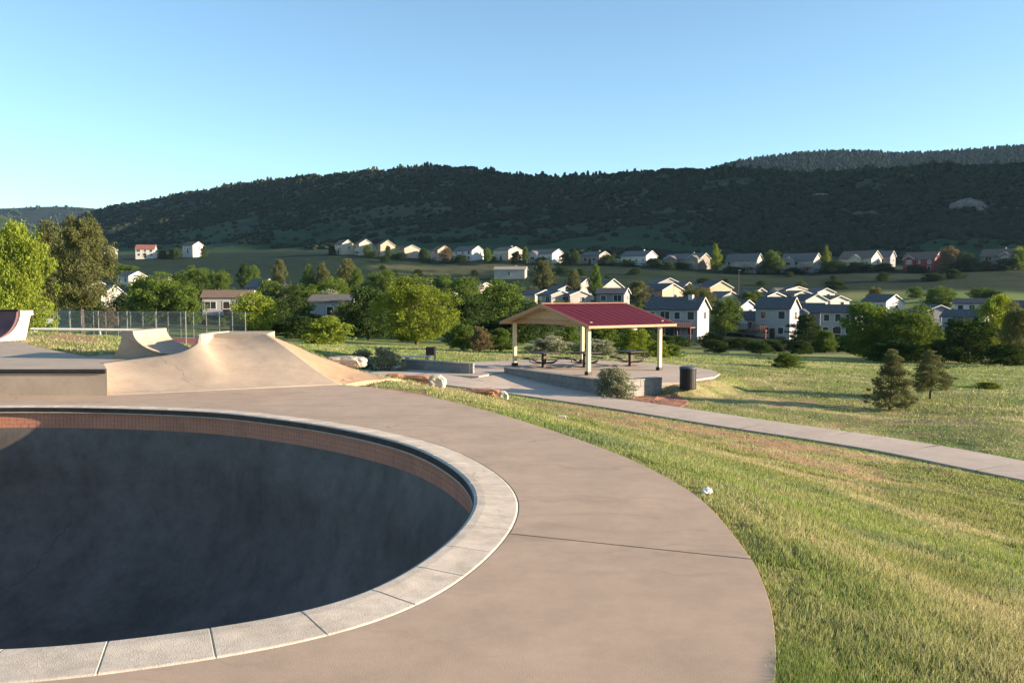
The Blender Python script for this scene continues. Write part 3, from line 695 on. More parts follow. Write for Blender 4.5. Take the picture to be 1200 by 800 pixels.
# ------------------------------------------------------------------ deck slabs round the bowl
deck = empty('concrete_deck', (0, 0, 0)); tag(deck, 'smooth warm concrete deck round the skate bowl', 'deck', kind='structure')
OUT = np.array([(p.x, p.y) for p in deck_out]); INN = RIM + NOR * (CW + 0.004)
C0 = np.array([-5.5, 7.7])
def ray_hit(poly, th):
    d = np.array([math.cos(th), math.sin(th)]); best = None
    a = poly - C0; b = np.roll(poly, -1, 0) - C0; e = b - a
    den = d[0]*e[:, 1] - d[1]*e[:, 0]; den = np.where(abs(den) < 1e-12, 1e-12, den)
    t = (a[:, 0]*e[:, 1] - a[:, 1]*e[:, 0]) / den; s = (a[:, 0]*d[1] - a[:, 1]*d[0]) / den
    ok = (t > 0) & (s >= -1e-6) & (s <= 1 + 1e-6); return t[ok].max() if ok.any() else None
joints = [math.radians(a) for a in (-20.6, 158, 215)]
cang = sorted(math.atan2(p[1] - C0[1], p[0] - C0[0]) for p in OUT)
for k in range(len(joints)):
    a0 = joints[k]; a1 = joints[(k + 1) % len(joints)]
    if a1 < a0: a1 += 2 * math.pi
    ths = set(np.linspace(a0, a1, int((a1 - a0) / 0.02) + 2))
    for c in cang:
        for q in (c, c + 2 * math.pi):
            if a0 < q < a1: ths.add(q)
    ths = sorted(ths); mb = MB(); nr = 9
    for i, th in enumerate(ths):
        ri, ro = ray_hit(INN, th), ray_hit(OUT, th)
        dv = np.array([math.cos(th), math.sin(th)]); pv = np.array([-dv[1], dv[0]])
        sh = 0.003 if i == 0 else (-0.003 if i == len(ths) - 1 else 0)
        for j in range(nr):
            q = C0 + dv * (ri + (ro - ri) * j / (nr - 1)) + pv * sh; mb.v.append((q[0], q[1], 0.0))
        q = C0 + dv * (ro + 0.0) + pv * sh; mb.v.append((q[0], q[1], -0.16))
        q = C0 + dv * ri + pv * sh; mb.v.append((q[0], q[1], -0.16))
    w = nr + 2
    for i in range(len(ths) - 1):
        a, b = i * w, (i + 1) * w
        for j in range(nr - 1): mb.f.append((a + j, a + j + 1, b + j + 1, b + j))
        mb.f.append((a + nr - 1, a + nr, b + nr, b + nr - 1)); mb.f.append((a + nr + 1, a, b, b + nr + 1))
    for i in (0, len(ths) - 1):
        a = i * w; mb.f.append(tuple([a + j for j in range(nr)] + [a + nr, a + nr + 1]))
    o = mb.build('slab', M['deck'], deck, bevel=0.004, seg=1)
    o.modifiers['bevel'].angle_limit = math.radians(60)

# ------------------------------------------------------------------ raised platform, bank, spine, quarter pipe
ZP = 0.42
plat = empty('skate_platform', (-10, 15, 0)); tag(plat, 'low raised concrete platform with a dark steel edge beyond the bowl', 'skate platform')
def rel(o, pts): return [(p[0] - o.location.x, p[1] - o.location.y) for p in pts]
outl = [(-17, 13.5), (-6.42, 13.5), (-7.05, 14.7), (-6.2, 15.45), (-6.2, 16.9), (-7.9, 16.9), (-8.05, 16.2), (-9.3, 17.6), (-11.0, 19.6), (-13.2, 22.4), (-17, 22.4)]
mb = MB().prism(rel(plat, outl), -0.4, ZP); mb.build('body', M['ramp'], plat, bevel=0.012)
mb = MB().tube([(-17 - plat.location.x, 13.49 - 15, ZP - 0.035), (-6.44 - plat.location.x, 13.49 - 15, ZP - 0.035)], 0.035, 10); mb.build('steel_edge', M['steel'], plat)
def grid_mesh(fn, ns, nt_):
    mb = MB()
    for i in range(ns + 1):
        for j in range(nt_ + 1): mb.v.append(tuple(fn(i / ns, j / nt_)))
    for i in range(ns):
        for j in range(nt_): mb.f.append((i*(nt_+1) + j, (i+1)*(nt_+1) + j, (i+1)*(nt_+1) + j + 1, i*(nt_+1) + j + 1))
    # skirt down to the soil on the outer sides
    loop = [i*(nt_+1) for i in range(ns+1)] + [ns*(nt_+1) + j for j in range(1, nt_+1)] + [i*(nt_+1) + nt_ for i in range(ns-1, -1, -1)] + [j for j in range(nt_-1, 0, -1)]
    base = len(mb.v)
    for i in loop: mb.v.append((mb.v[i][0], mb.v[i][1], min(-0.45, mb.v[i][2] - 0.2)))
    n = len(loop)
    for k in range(n): mb.f.append((loop[k], base + k, base + (k+1) % n, loop[(k+1) % n]))
    mb.f.append(tuple(base + k for k in range(n - 1, -1, -1)))
    return mb
B0, B1 = W(124, 463, 0.0), W(402, 450.5, 0.0)
ZT = 0.86
def onz(u, v, z): return W(u, v, z)
LIPC = [onz(117, 425.5, 0.424), onz(150, 421, 0.46), onz(200, 414.5, 0.545), onz(222, 407, 0.65), onz(234, 397.5, 0.78), onz(230, 391, ZT), onz(262, 390.5, ZT), onz(312, 391, ZT)]
_l = catmull(LIPC, 8); _s = [0.0]
for _p, _q in zip(_l[:-1], _l[1:]): _s.append(_s[-1] + (_q - _p).length)
LIP = [Vector([np.interp(_s[-1] * k / 40, _s, [p[c] for p in _l]) for c in range(3)]) for k in range(41)]
T0, T1 = onz(230, 391, ZT), onz(312, 391.0, ZT)
def bank(s, t):
    b = B0.lerp(B1, s); i = min(int(s * (len(LIP) - 1)), len(LIP) - 2); e = LIP[i].lerp(LIP[i + 1], s * (len(LIP) - 1) - i)
    q = b.lerp(e, t)
    z = e.z * (0.30 * t + 0.70 * t ** 1.5 * (1.7 - 0.7 * t))
    belly = math.sin(math.pi * min(1, s * 1.2)) * math.sin(math.pi * t) * 0.06
    return Vector((q.x, q.y + 0.004, z - belly + 0.002))
bk = grid_mesh(bank, 60, 28).build('skate_bank', M['ramp'], None, smooth=False)
bk.data.polygons.foreach_set('use_smooth', [p.normal.z > 0.5 for p in bk.data.polygons])
tag(bk, 'broad sloping concrete bank rising beside the bowl to a flat top edge', 'skate bank')
# flat table behind the bank's top edge
tb_ = MB().prism([(T0.x - 0.02, T0.y + 0.01), (T1.x + 0.02, T1.y + 0.01), (T1.x - 0.2, T1.y + 1.3), (T0.x - 0.1, T0.y + 1.3)], -0.45, ZT - 0.004)
o = tb_.build('table', M['ramp'], None); o.parent = bk
# sandy apron down from the bank to the lawn
A1, A2 = Vector(T1), Vector(B1)
E1 = P(348, 404, 18.2); E2 = P(478, 447.5, 17.4)
def apron(s, t):
    a = A1.lerp(A2, t); e = E1.lerp(E2, t); mid = a.lerp(e, s)
    z = bank(1.0, 1 - t).z * (1 - s) + (Hg(e.x, e.y) - 0.05) * s + 0.09 * math.sin(math.pi * s) * (0.5 + 0.5*t)
    z = max(z, Hg(mid.x, mid.y) + 0.05 * min(1.0, (1 - s) * 6)) if s > 0.05 else z
    return Vector((mid.x + 0.012, mid.y, z - 0.004))
ap = grid_mesh(apron, 14, 18).build('sandy_apron', M['sand'], None, smooth=False)
tag(ap, 'smooth sandy coloured apron sloping from the bank to the lawn', 'apron')
# spine: concave on both sides, cut off square towards the bowl
sx = lambda u: (u - 600) / 1000 * 15.42
def arc(x0, z0, x1, z1, n=9, up=True):       # quarter-ellipse transition
    r = []
    for k in range(n + 1):
        a = math.pi / 2 * k / n
        if up: r.append((x0 + (x1 - x0) * math.sin(a), z0 + (z1 - z0) * (1 - math.cos(a))))
        else: r.append((x0 + (x1 - x0) * (1 - math.cos(a)), z0 + (z1 - z0) * math.sin(a)))
    return r
ztop = 0.935
pr = arc(sx(114), ZP, sx(136), ztop, up=True) + arc(sx(151), ztop, sx(203), 0.53, up=False)
pr += [(sx(212), 0.535)] + arc(sx(213), 0.535, sx(231), ZT + 0.02, up=True)[1:] + [(sx(233), ZT + 0.02)]
mb = MB(); n = len(pr); y0, y1 = 15.36, 16.75
for k, (yy, dx) in enumerate(((y0, 0), ((y0 + y1) / 2, 0.02), (y1, 0.05))):
    for i, (x, z) in enumerate(pr): mb.v.append((x + dx, yy + 0.35 * max(0, (x - sx(203))) + 0.26 * max(0, sx(203) - x), z))
    mb.v.append((pr[-1][0] + dx, yy + 0.35 * max(0, (pr[-1][0] - sx(203))), 0.2)); mb.v.append((pr[0][0] + dx, yy + 0.26 * (sx(203) - pr[0][0]), 0.2))
w = n + 2
for k in range(2):
    for i in range(w): i2 = (i + 1) % w; mb.f.append((k*w + i, k*w + i2, (k+1)*w + i2, (k+1)*w + i))
mb.f.append(tuple(range(w))); mb.f.append(tuple(2*w + i for i in range(w - 1, -1, -1)))
spn = mb.build('skate_spine', M['ramp'], None); tag(spn, 'small concrete spine with curved sides on the raised platform', 'skate spine')
# steel quarter pipe on the platform
qp = empty('quarter_pipe', (-12.72, 22.1, ZP), math.radians(72)); tag(qp, 'dark faced quarter pipe with a cream curved side panel on the platform', 'quarter pipe')
hq = 0.755
cur = [(-0.95 + 0.9 * math.sin(a), 0.02 + (hq - 0.02) * (1 - math.cos(a))) for a in [math.pi / 2 * k / 14 for k in range(15)]]
def qprof(y0, y1, x_off, ztrim, mat, name):
    mb = MB(); pts = [(x + x_off, z + ztrim) for x, z in cur] + [(0.38, hq + ztrim), (0.38, hq - 0.12), (0.30, hq - 0.12), (0.12, 0.0), (-1.0, 0.0)]
    n = len(pts)
    for y in (y0, y1):
        for x, z in pts: mb.v.append((x, y, max(0, z)))
    for i in range(n): mb.f.append((i, (i+1) % n, n + (i+1) % n, n + i))
    mb.f.append(tuple(range(n - 1, -1, -1))); mb.f.append(tuple(n + i for i in range(n)))
    return mb.build(name, mat, qp)
M['plum'] = plain('dark_ramp_face', (0.12, 0.055, 0.06), 0.6, 0.25, 3)
M['creampaint'] = plain('cream_paint', (0.62, 0.54, 0.42), 0.6, 0.1, 4)
qprof(0.06, 3.2, -0.02, 0.0, M['plum'], 'face')
qprof(0.0, 0.06, 0.05, 0.006, M['creampaint'], 'side_panel')
MB().tube([(-0.06, -0.01, hq + 0.012), (-0.06, 3.22, hq + 0.012)], 0.03, 10).build('coping_pipe', M['steel'], qp)

# ------------------------------------------------------------------ path, patio, low walls, mulch
def ribbon(poly, half, name, mat, lift, label, thick=0.12):
    mb = MB(); n = len(poly)
    for i, q in enumerate(poly):
        t = poly[min(i+1, n-1)] - poly[max(i-1, 0)]; t.z = 0; t.normalize(); nx, ny = -t.y, t.x
        for k in (-1, -0.5, 0, 0.5, 1): mb.v.append((q.x + nx*half*k, q.y + ny*half*k, q.z + lift + 0.01 * (1 - k*k)))
        mb.v.append((q.x + nx*half, q.y + ny*half, q.z + lift - thick)); mb.v.append((q.x - nx*half, q.y - ny*half, q.z + lift - thick))
    for i in range(n - 1):
        a, b = i*7, (i+1)*7
        for k in range(4): mb.f.append((a+k, b+k, b+k+1, a+k+1))
        mb.f.append((a+4, b+4, b+5, a+5)); mb.f.append((a+6, b+6, b, a))
    o = mb.build(name, mat, None); tag(o, label, 'path', kind='structure'); return o
# the path is poured in bays
pth = empty('path', (0, 0, 0)); tag(pth, 'pale concrete footpath curving from the shelter across the lawn', 'path', kind='structure')
acc = [0.0]
for a, b in zip(PATH[:-1], PATH[1:]): acc.append(acc[-1] + (b - a).length)
tot = acc[-1]; nb = int(tot / 2.4)
pa = np.array([(p.x, p.y, p.z) for p in PATH])
def path_at(s): return Vector([np.interp(s, acc, pa[:, i]) for i in range(3)])
for k in range(nb):
    s0, s1 = tot * k / nb + 0.006, tot * (k + 1) / nb - 0.006
    o = ribbon([path_at(s0 + (s1 - s0) * j / 4) for j in range(5)], 1.1, 'path_bay', M['path'], 0.0, None)
    for key in list(o.keys()): del o[key]
    o.parent = pth
bm = bmesh.new(); vs = [bm.verts.new((p.x, p.y, PZ)) for p in patio]; fc = bm.faces.new(vs)
if fc.normal.z < 0: fc.normal_flip()
bm.normal_update()
r_ = bmesh.ops.extrude_face_region(bm, geom=[fc]); bmesh.ops.translate(bm, verts=[v for v in r_['geom'] if isinstance(v, bmesh.types.BMVert)], vec=(0, 0, 0.012))
for v in bm.verts:
    if v.co.z < PZ + 0.001: v.co.z = PZ - 0.55
bmesh.ops.triangulate(bm, faces=[f for f in bm.faces if len(f.verts) > 4])
me = bpy.data.meshes.new('patio'); bm.to_mesh(me); bm.free()
tag(link('patio', me, M['path']), 'concrete patio floor under and round the picnic shelter', 'patio', kind='structure')

def block_wall(name, a, b, z0, z1, thick, label, cap=True, blk=0.62):
    a, b = Vector(a), Vector(b); L = (b - a).length; ang = math.atan2(b.y - a.y, b.x - a.x)
    o = empty(name, (a.x, a.y, z0), ang); tag(o, label, 'wall')
    n = max(2, int(L / blk)); h = z1 - z0 - (0.07 if cap else 0)
    for row in range(2):
        off = 0.5 if row else 0.0
        cuts = sorted({0.0, L} | {(k + off) * L / n for k in range(1 - row, n)})
        for x0, x1 in zip(cuts[:-1], cuts[1:]):
            MB().box(x0 + 0.004, x1 - 0.004, -0.06 + random.uniform(0, 0.004), thick - random.uniform(0, 0.004), row * h / 2 + (0.003 if row else -0.15), (row + 1) * h / 2 - 0.003).build('block', M['block'], o, bevel=0.006, seg=1)
    if cap:
        m = max(1, int(L / 1.2))
        for k in range(m): MB().box(L*k/m + 0.003, L*(k+1)/m - 0.003, -0.08, thick + 0.02, h + 0.002, h + 0.072).build('cap_stone', M['block'], o, bevel=0.008, seg=1)
    MB().box(0.02, L - 0.02, -0.03, thick - 0.02, -0.12, h - 0.004).build('core', M['block'], o)
    return o
zw0, zw1 = -2.42, -1.86
e = pf(0, 7.7); block_wall('retaining_wall', (WC.x + e[0], WC.y + e[1], 0), (WC.x, WC.y, 0), zw0, zw1, 0.30, 'long low grey block wall along the shaded side of the shelter patio')
e = pf(2.75, 0); g0 = pf(0.33, 0)
block_wall('retaining_wall', (WC.x + g0[0], WC.y + g0[1], 0), (WC.x + e[0], WC.y + e[1], 0), zw0, zw1, 0.30, 'short low grey block wall between the sage bush and the litter bin')
wl, wr = W(471, 432, -2.1), W(551, 438, -2.1)
block_wall('retaining_wall', (wl.x, wl.y, 0), (wr.x, wr.y, 0), -2.14, -1.62, 0.32, 'free standing low grey block wall beside the dark shrubs')
wz = [-2.135, -2.13, -2.22, -2.32, -2.40, -2.43, -2.435]
mb = MB(); nw = len(wedge_near)
for a, b in zip(wedge_near, wedge_far):
    for k in range(4):
        q = a.lerp(Vector((b.x, b.y, wz[len(mb.v) // 4])), k / 3); mb.v.append((q.x, q.y, q.z + 0.003))
for i in range(nw - 1):
    for k in range(3): mb.f.append((i*4 + k, (i+1)*4 + k, (i+1)*4 + k + 1, i*4 + k + 1))
o = mb.build('pavement', M['path']); tag(o, 'wedge of concrete paving between the footpath and the long block wall', 'pavement', kind='structure')
# bark mulch bed between wall, path and bin
mul = [W(u, v, -2.36) for u, v in [(690, 463), (742, 470), (792, 476), (806, 470), (811, 463), (795, 457.5), (777, 457), (716, 461)]]
mz = [Vector((p.x, p.y, 0)) for p in catmull(mul, 5, closed=True)]
mc = sum(mz, Vector()) / len(mz); mb = MB(); rings = 7
for k in range(rings + 1):
    for p in mz:
        q = mc.lerp(p, k / rings); mb.v.append((q.x, q.y, Hg(q.x, q.y) + 0.05 * (1 - (k / rings) ** 2) + 0.012 - (0.05 if k == rings else 0) + random.uniform(-0.012, 0.012)))
nm = len(mz)
for k in range(rings):
    for i in range(nm): mb.f.append((k*nm + i, (k+1)*nm + i, (k+1)*nm + (i+1) % nm, k*nm + (i+1) % nm))
o = mb.build('mulch_bed', plain('red_bark_mulch', (0.24, 0.11, 0.075), 0.95, 0.6, 9, bump=1.0, bscale=25), None)
tag(o, 'reddish bark mulch bed beside the footpath', 'mulch', kind='structure')

# ------------------------------------------------------------------ picnic shelter
M['post'] = plain('cream_post_paint', (0.56, 0.46, 0.275), 0.55, 0.06, 3)
M['beam'] = plain('tan_timber', (0.34, 0.20, 0.105), 0.7, 0.18, 4, stretch=(1, 6, 6))
M['soffit'] = plain('tan_soffit_boards', (0.40, 0.28, 0.16), 0.75, 0.12, 5)
M['roofred'] = plain('red_metal_roof', (0.086, 0.011, 0.021), 0.65, 0.15, 2, spec=0.12)
M['trim'] = plain('roof_trim', (0.42, 0.20, 0.12), 0.6, 0.1, 3)
M['dark'] = plain('dark_metal_coating', (0.035, 0.022, 0.02), 0.5, 0.2, 6, metal=0.2)
sh = empty('picnic_shelter', (3.5, 39.0, PZ + 0.012), TH); tag(sh, 'open picnic shelter with a red metal gable roof on cream posts', 'shelter')
L_, Wd, eave, ridge = 4.45, 6.0, 2.29, 3.22
for (x, y) in ((0, 0), (L_, 0), (0, Wd), (L_, Wd)):
    p = MB().box(x - 0.085, x + 0.085, y - 0.085, y + 0.085, 0.0, 2.24).build('post', M['post'], sh, bevel=0.012)
    b = MB().box(x - 0.125, x + 0.125, y - 0.125, y + 0.125, 0.0, 0.16).build('base_sleeve', M['dark'], p, bevel=0.008)
ov, og = 0.6, 0.5
slope = (ridge - eave) / (Wd / 2 + ov)
zl = lambda y: eave + slope * (y + ov) if y <= Wd / 2 else eave + slope * (Wd + ov - y)
for x in (0, L_):                           # gable-end trusses
    MB().box(x - 0.07, x + 0.07, -0.2, Wd + 0.2, 2.244, 2.44).build('tie_beam', M['beam'], sh, bevel=0.008)
    MB().add([(x - 0.03, 0.25, 2.444), (x + 0.03, 0.25, 2.444), (x - 0.03, Wd - 0.25, 2.444), (x + 0.03, Wd - 0.25, 2.444), (x - 0.03, Wd/2, ridge - 0.16), (x + 0.03, Wd/2, ridge - 0.16)],
             [(0, 2, 4), (1, 5, 3), (0, 1, 3, 2), (2, 3, 5, 4), (0, 4, 5, 1)]).build('gable_panel', M['soffit'], sh)
for y in (0, Wd):
    MB().box(0.072, L_ - 0.072, y - 0.07, y + 0.07, 2.244, 2.40).build('eave_beam', M['beam'], sh, bevel=0.008)
MB().box(-og + 0.05, L_ + og - 0.05, Wd/2 - 0.06, Wd/2 + 0.06, ridge - 0.30, ridge - 0.135).build('ridge_beam', M['beam'], sh)
npan = 12; px = (L_ + 2 * og) / npan
for sgn in (0, 1):
    ya, yb = (-ov, Wd/2) if sgn == 0 else (Wd + ov, Wd/2)
    za, zb_ = eave, ridge
    # soffit deck under the metal
    MB().add([(-og, ya, za - 0.11), (L_ + og, ya, za - 0.11), (L_ + og, yb, zb_ - 0.11), (-og, yb, zb_ - 0.11), (-og, ya, za - 0.004), (L_ + og, ya, za - 0.004), (L_ + og, yb, zb_ - 0.004), (-og, yb, zb_ - 0.004)],
             [(0,3,2,1), (4,5,6,7), (0,1,5,4), (1,2,6,5), (2,3,7,6), (3,0,4,7)]).build('soffit', M['soffit'], sh)
    for k in range(npan):
        x0 = -og + k * px; x1 = x0 + px; mb = MB()
        sec = [(x0 + 0.002, 0.0), (x0 + 0.002, 0.014), (x0 + 0.022, 0.014), (x0 + 0.03, 0.004), (x1 - 0.002, 0.004), (x1 - 0.002, 0.0)]
        yo = ya + (0.05 if sgn else -0.05); zo = za - slope * 0.05
        for (y, z) in ((yo, zo), (yb, zb_)):
            for (x, dz) in sec: mb.v.append((x, y, z + dz))
        n = len(sec)
        for i in range(n): mb.f.append((i, (i+1) % n, n + (i+1) % n, n + i))
        mb.f.append(tuple(range(n))); mb.f.append(tuple(n + i for i in range(n - 1, -1, -1)))
        mb.build('roof_panel', M['roofred'], sh)
    MB().add([(-og, ya, za - 0.13), (L_ + og, ya, za - 0.13), (L_ + og, ya + (0.035 if sgn else -0.035), za - 0.13), (-og, ya + (0.035 if sgn else -0.035), za - 0.13),
              (-og, ya, za - 0.015), (L_ + og, ya, za - 0.015), (L_ + og, ya + (0.035 if sgn else -0.035), za - 0.015), (-og, ya + (0.035 if sgn else -0.035), za - 0.015)],
             [(0,3,2,1), (4,5,6,7), (0,1,5,4), (1,2,6,5), (2,3,7,6), (3,0,4,7)]).build('eave_trim', M['trim'], sh)
    for xg in (-og - 0.035, L_ + og):        # rake boards
        MB().add([(xg, ya, za - 0.15), (xg + 0.035, ya, za - 0.15), (xg + 0.035, yb, zb_ - 0.15), (xg, yb, zb_ - 0.15), (xg, ya, za + 0.01), (xg + 0.035, ya, za + 0.01), (xg + 0.035, yb, zb_ + 0.01), (xg, yb, zb_ + 0.01)],
                 [(0,3,2,1), (4,5,6,7), (0,1,5,4), (1,2,6,5), (2,3,7,6), (3,0,4,7)]).build('rake_board', M['beam'], sh)
MB().add([(-og - 0.02, Wd/2 - 0.14, ridge + 0.012), (-og - 0.02, Wd/2, ridge + 0.062), (-og - 0.02, Wd/2 + 0.14, ridge + 0.012), (L_ + og + 0.02, Wd/2 - 0.14, ridge + 0.012), (L_ + og + 0.02, Wd/2, ridge + 0.062), (L_ + og + 0.02, Wd/2 + 0.14, ridge + 0.012)],
         [(0, 1, 4, 3), (1, 2, 5, 4), (0, 3, 5, 2), (0, 2, 1), (3, 4, 5)]).build('ridge_cap', M['trim'], sh)
lf = MB().box(L_ * 0.56, L_ * 0.56 + 0.26, -0.28, -0.12, 2.02, 2.18); lf.build('lamp_housing', plain('white_enamel', (0.75, 0.73, 0.68), 0.4, 0.05, 5), sh, bevel=0.03)

# picnic tables: one pedestal, square top, a seat on each side
def table_parts(root):
    MB().box(-0.62, 0.62, -0.62, 0.62, 0.72, 0.77).build('table_top', M['dark'], root, bevel=0.02)
    MB().box(-0.09, 0.09, -0.09, 0.09, 0.0, 0.72).build('pedestal', M['dark'], root, bevel=0.01)
    MB().box(-0.28, 0.28, -0.28, 0.28, 0.0, 0.025).build('foot_plate', M['dark'], root, bevel=0.005)
    for k in range(4):
        c, s = math.cos(k * math.pi/2), math.sin(k * math.pi/2)
        def rot(mb): mb.v = [(x*c - y*s, x*s + y*c, z) for x, y, z in mb.v]; return mb
        rot(MB().box(0.78, 1.06, -0.5, 0.5, 0.43, 0.47)).build('seat', M['dark'], root, bevel=0.012)
        rot(MB().tube([(0.06, 0, 0.2), (0.6, 0, 0.24), (0.9, 0, 0.31), (0.92, 0, 0.44)], 0.032, 6)).build('seat_arm', M['dark'], root)
tabs = [(1.62, 43.2, 'dark pedestal picnic table by the corner post nearest the dark shrubs'), (3.72, 43.3, 'dark pedestal picnic table in the middle of the shelter floor'), (6.15, 44.1, 'dark pedestal picnic table on the side towards the litter bin')]
first = None
for (x, y, lab) in tabs:
    t = empty('picnic_table', (x, y, PZ + 0.012), TH + 0.05); tag(t, lab, 'picnic table', 'picnic tables under the shelter')
    if first is None: table_parts(t); first = t
    else:
        for ch in list(first.children):
            c = ch.copy(); COL.objects.link(c); c.parent = t
# litter bin: slatted drum with a lid
_ds = np.arange(32.0, 41.0, 0.1); _q = [P(806, 456.5, d) for d in _ds]; bp_ = min(_q, key=lambda p: abs(Hg(p.x, p.y) - p.z)); bn = empty('litter_bin', (bp_.x, bp_.y, Hg(bp_.x, bp_.y) + 0.005), 0.2); tag(bn, 'dark slatted litter bin with a flat lid beside the mulch bed', 'litter bin')
M['binblack'] = plain('black_coated_steel', (0.02, 0.018, 0.018), 0.5, 0.2, 6)
for k in range(24):
    a = 2 * math.pi * k / 24; c, s = math.cos(a), math.sin(a)
    mb = MB().box(0.315, 0.335, -0.034, 0.034, 0.04, 0.88); mb.v = [(x*c - y*s, x*s + y*c, z) for x, y, z in mb.v]; mb.build('slat', M['binblack'], bn)
MB().tube([(0, 0, 0.02), (0, 0, 0.86)], 0.30, 24).build('liner', plain('black_liner', (0.02, 0.018, 0.018), 0.5, 0.1, 4), bn)
MB().tube([(0, 0, 0.885), (0, 0, 0.93), (0, 0, 0.97)], [0.36, 0.36, 0.30], 24).build('lid', plain('blue_grey_lid', (0.07, 0.085, 0.11), 0.4, 0.1, 4), bn)
for z in (0.06, 0.84): MB().tube([(0.345 * math.cos(k * math.pi/12), 0.345 * math.sin(k * math.pi/12), z) for k in range(25)], 0.012, 6, cap=False).build('hoop', M['dark'], bn)
# notice board and white slab bench behind the small wall
nbp = W(505, 427, -2.1); nbo = empty('notice_board', (nbp.x, nbp.y, Hg(nbp.x, nbp.y)), 0.15); tag(nbo, 'small dark notice board on a grey post behind the low wall', 'notice board')
MB().box(0.16, 0.26, -0.05, 0.05, -0.2, 1.02).build('post', M['block'], nbo, bevel=0.01)
MB().box(-0.27, 0.158, -0.03, 0.03, 0.55, 1.0).build('board', M['dark'], nbo, bevel=0.01)
MB().box(-0.20, -0.12, -0.04, 0.04, -0.2, 0.548).build('post', M['block'], nbo, bevel=0.01)
bsp = P(489, 424, 46.0); bso = empty('slab_bench', (bsp.x, bsp.y, Hg(bsp.x, bsp.y)), 0.1); tag(bso, 'pale concrete slab bench behind the low wall', 'bench')
MB().box(-0.8, 0.75, -0.25, 0.25, 0.40, 0.50).build('seat', plain('pale_cast_stone', (0.62, 0.57, 0.48), 0.8, 0.1, 4), bso, bevel=0.015)
for x in (-0.55, 0.5): MB().box(x - 0.1, x + 0.1, -0.2, 0.2, -0.1, 0.398).build('leg', M['block'], bso, bevel=0.01)

# ------------------------------------------------------------------ rocks and litter
def rock(name, u, v, d, w, dep, h, mat, label, seed, top=None, rz=0.0):
    bm = bmesh.new(); bmesh.ops.create_icosphere(bm, subdivisions=4, radius=1.0)
    co = np.array([x.co for x in bm.verts])
    s = np.abs(co) ** 0.55 * np.sign(co)                            # boxy
    k = 1 + (fbm(co[:, 0]*1.4 + seed, co[:, 1]*1.4, co[:, 2]*1.4, seed, 4) - 0.5) * 0.75 + (fbm(co[:, 0]*6 + seed, co[:, 1]*6, co[:, 2]*6, seed + 3, 3) - 0.5) * 0.2
    s = s * k[:, None] * np.array([w / 2, dep / 2, h / 2]) * 0.82
    s[:, 2] += h * 0.38
    for vtx, q in zip(bm.verts, s): vtx.co = q
    me = bpy.data.meshes.new(name); bm.to_mesh(me); bm.free()
    p = P(u, v, d); o = link(name, me, mat); o.location = (p.x, p.y, Hg(p.x, p.y)); o.rotation_euler = (0, 0, rz)
    tag(o, label, 'rock'); return o
M['whiterock'] = plain('white_sandstone', (0.52, 0.45, 0.35), 0.9, 0.25, 5, bump=0.8, bscale=9)
M['redrock'] = plain('red_sandstone', (0.33, 0.16, 0.09), 0.9, 0.35, 4, bump=0.9, bscale=7, stretch=(1, 1, 4))
M['greyrock'] = plain('grey_rough_rock', (0.36, 0.31, 0.255), 0.9, 0.3, 6, bump=0.9, bscale=10)
rock('boulder', 512, 457, 16.8, 0.42, 0.34, 0.31, M['whiterock'], 'white sandstone boulder on the lawn above the footpath', 3)
rock('boulder', 406, 436, 18.0, 1.0, 0.6, 0.27, M['greyrock'], 'large flat topped pale grey boulder at the end of the sandy apron', 5, rz=-0.1)
rock('sandstone_slab', 566, 471, 17.0, 1.0, 0.4, 0.24, M['redrock'], 'long low red sandstone slab in the eroded bank', 9, rz=-0.25)
rock('boulder', 590, 476, 16.2, 0.22, 0.2, 0.22, M['whiterock'], 'small pale stone at the end of the long red slab', 12)
rock('boulder', 657, 491, 13.6, 0.19, 0.13, 0.09, M['whiterock'], 'small low white stone lying alone in the grass', 15)
rock('sandstone_slab', 487, 447, 19.0, 1.2, 0.35, 0.24, M['redrock'], 'dark red sandstone ledge between the sandy apron and the white boulder', 19, rz=-0.2)
rock('sandstone_slab', 462, 443, 19.0, 0.45, 0.3, 0.16, M['redrock'], 'short reddish stone at the tip of the sandy apron', 22)
# crumpled paper at the deck edge
bm = bmesh.new(); bmesh.ops.create_icosphere(bm, subdivisions=3, radius=1.0)
rr = random.Random(4)
for vtx in bm.verts:
    k = rr.uniform(0.55, 1.1); vtx.co = Vector((vtx.co.x * 0.054 * k, vtx.co.y * 0.042 * k, vtx.co.z * 0.03 * k + 0.016))
me = bpy.data.meshes.new('crumpled_paper'); bm.to_mesh(me); bm.free()
q = P(829, 584, 6.95); o = link('crumpled_paper', me, plain('crumpled_white_paper', (0.72, 0.72, 0.74), 0.6, 0.15, 30)); o.location = (q.x, q.y, Hg(q.x, q.y) + 0.025); o.rotation_euler = (0, 0, 0.5)
tag(o, 'crumpled white paper litter in the grass at the deck edge', 'litter')

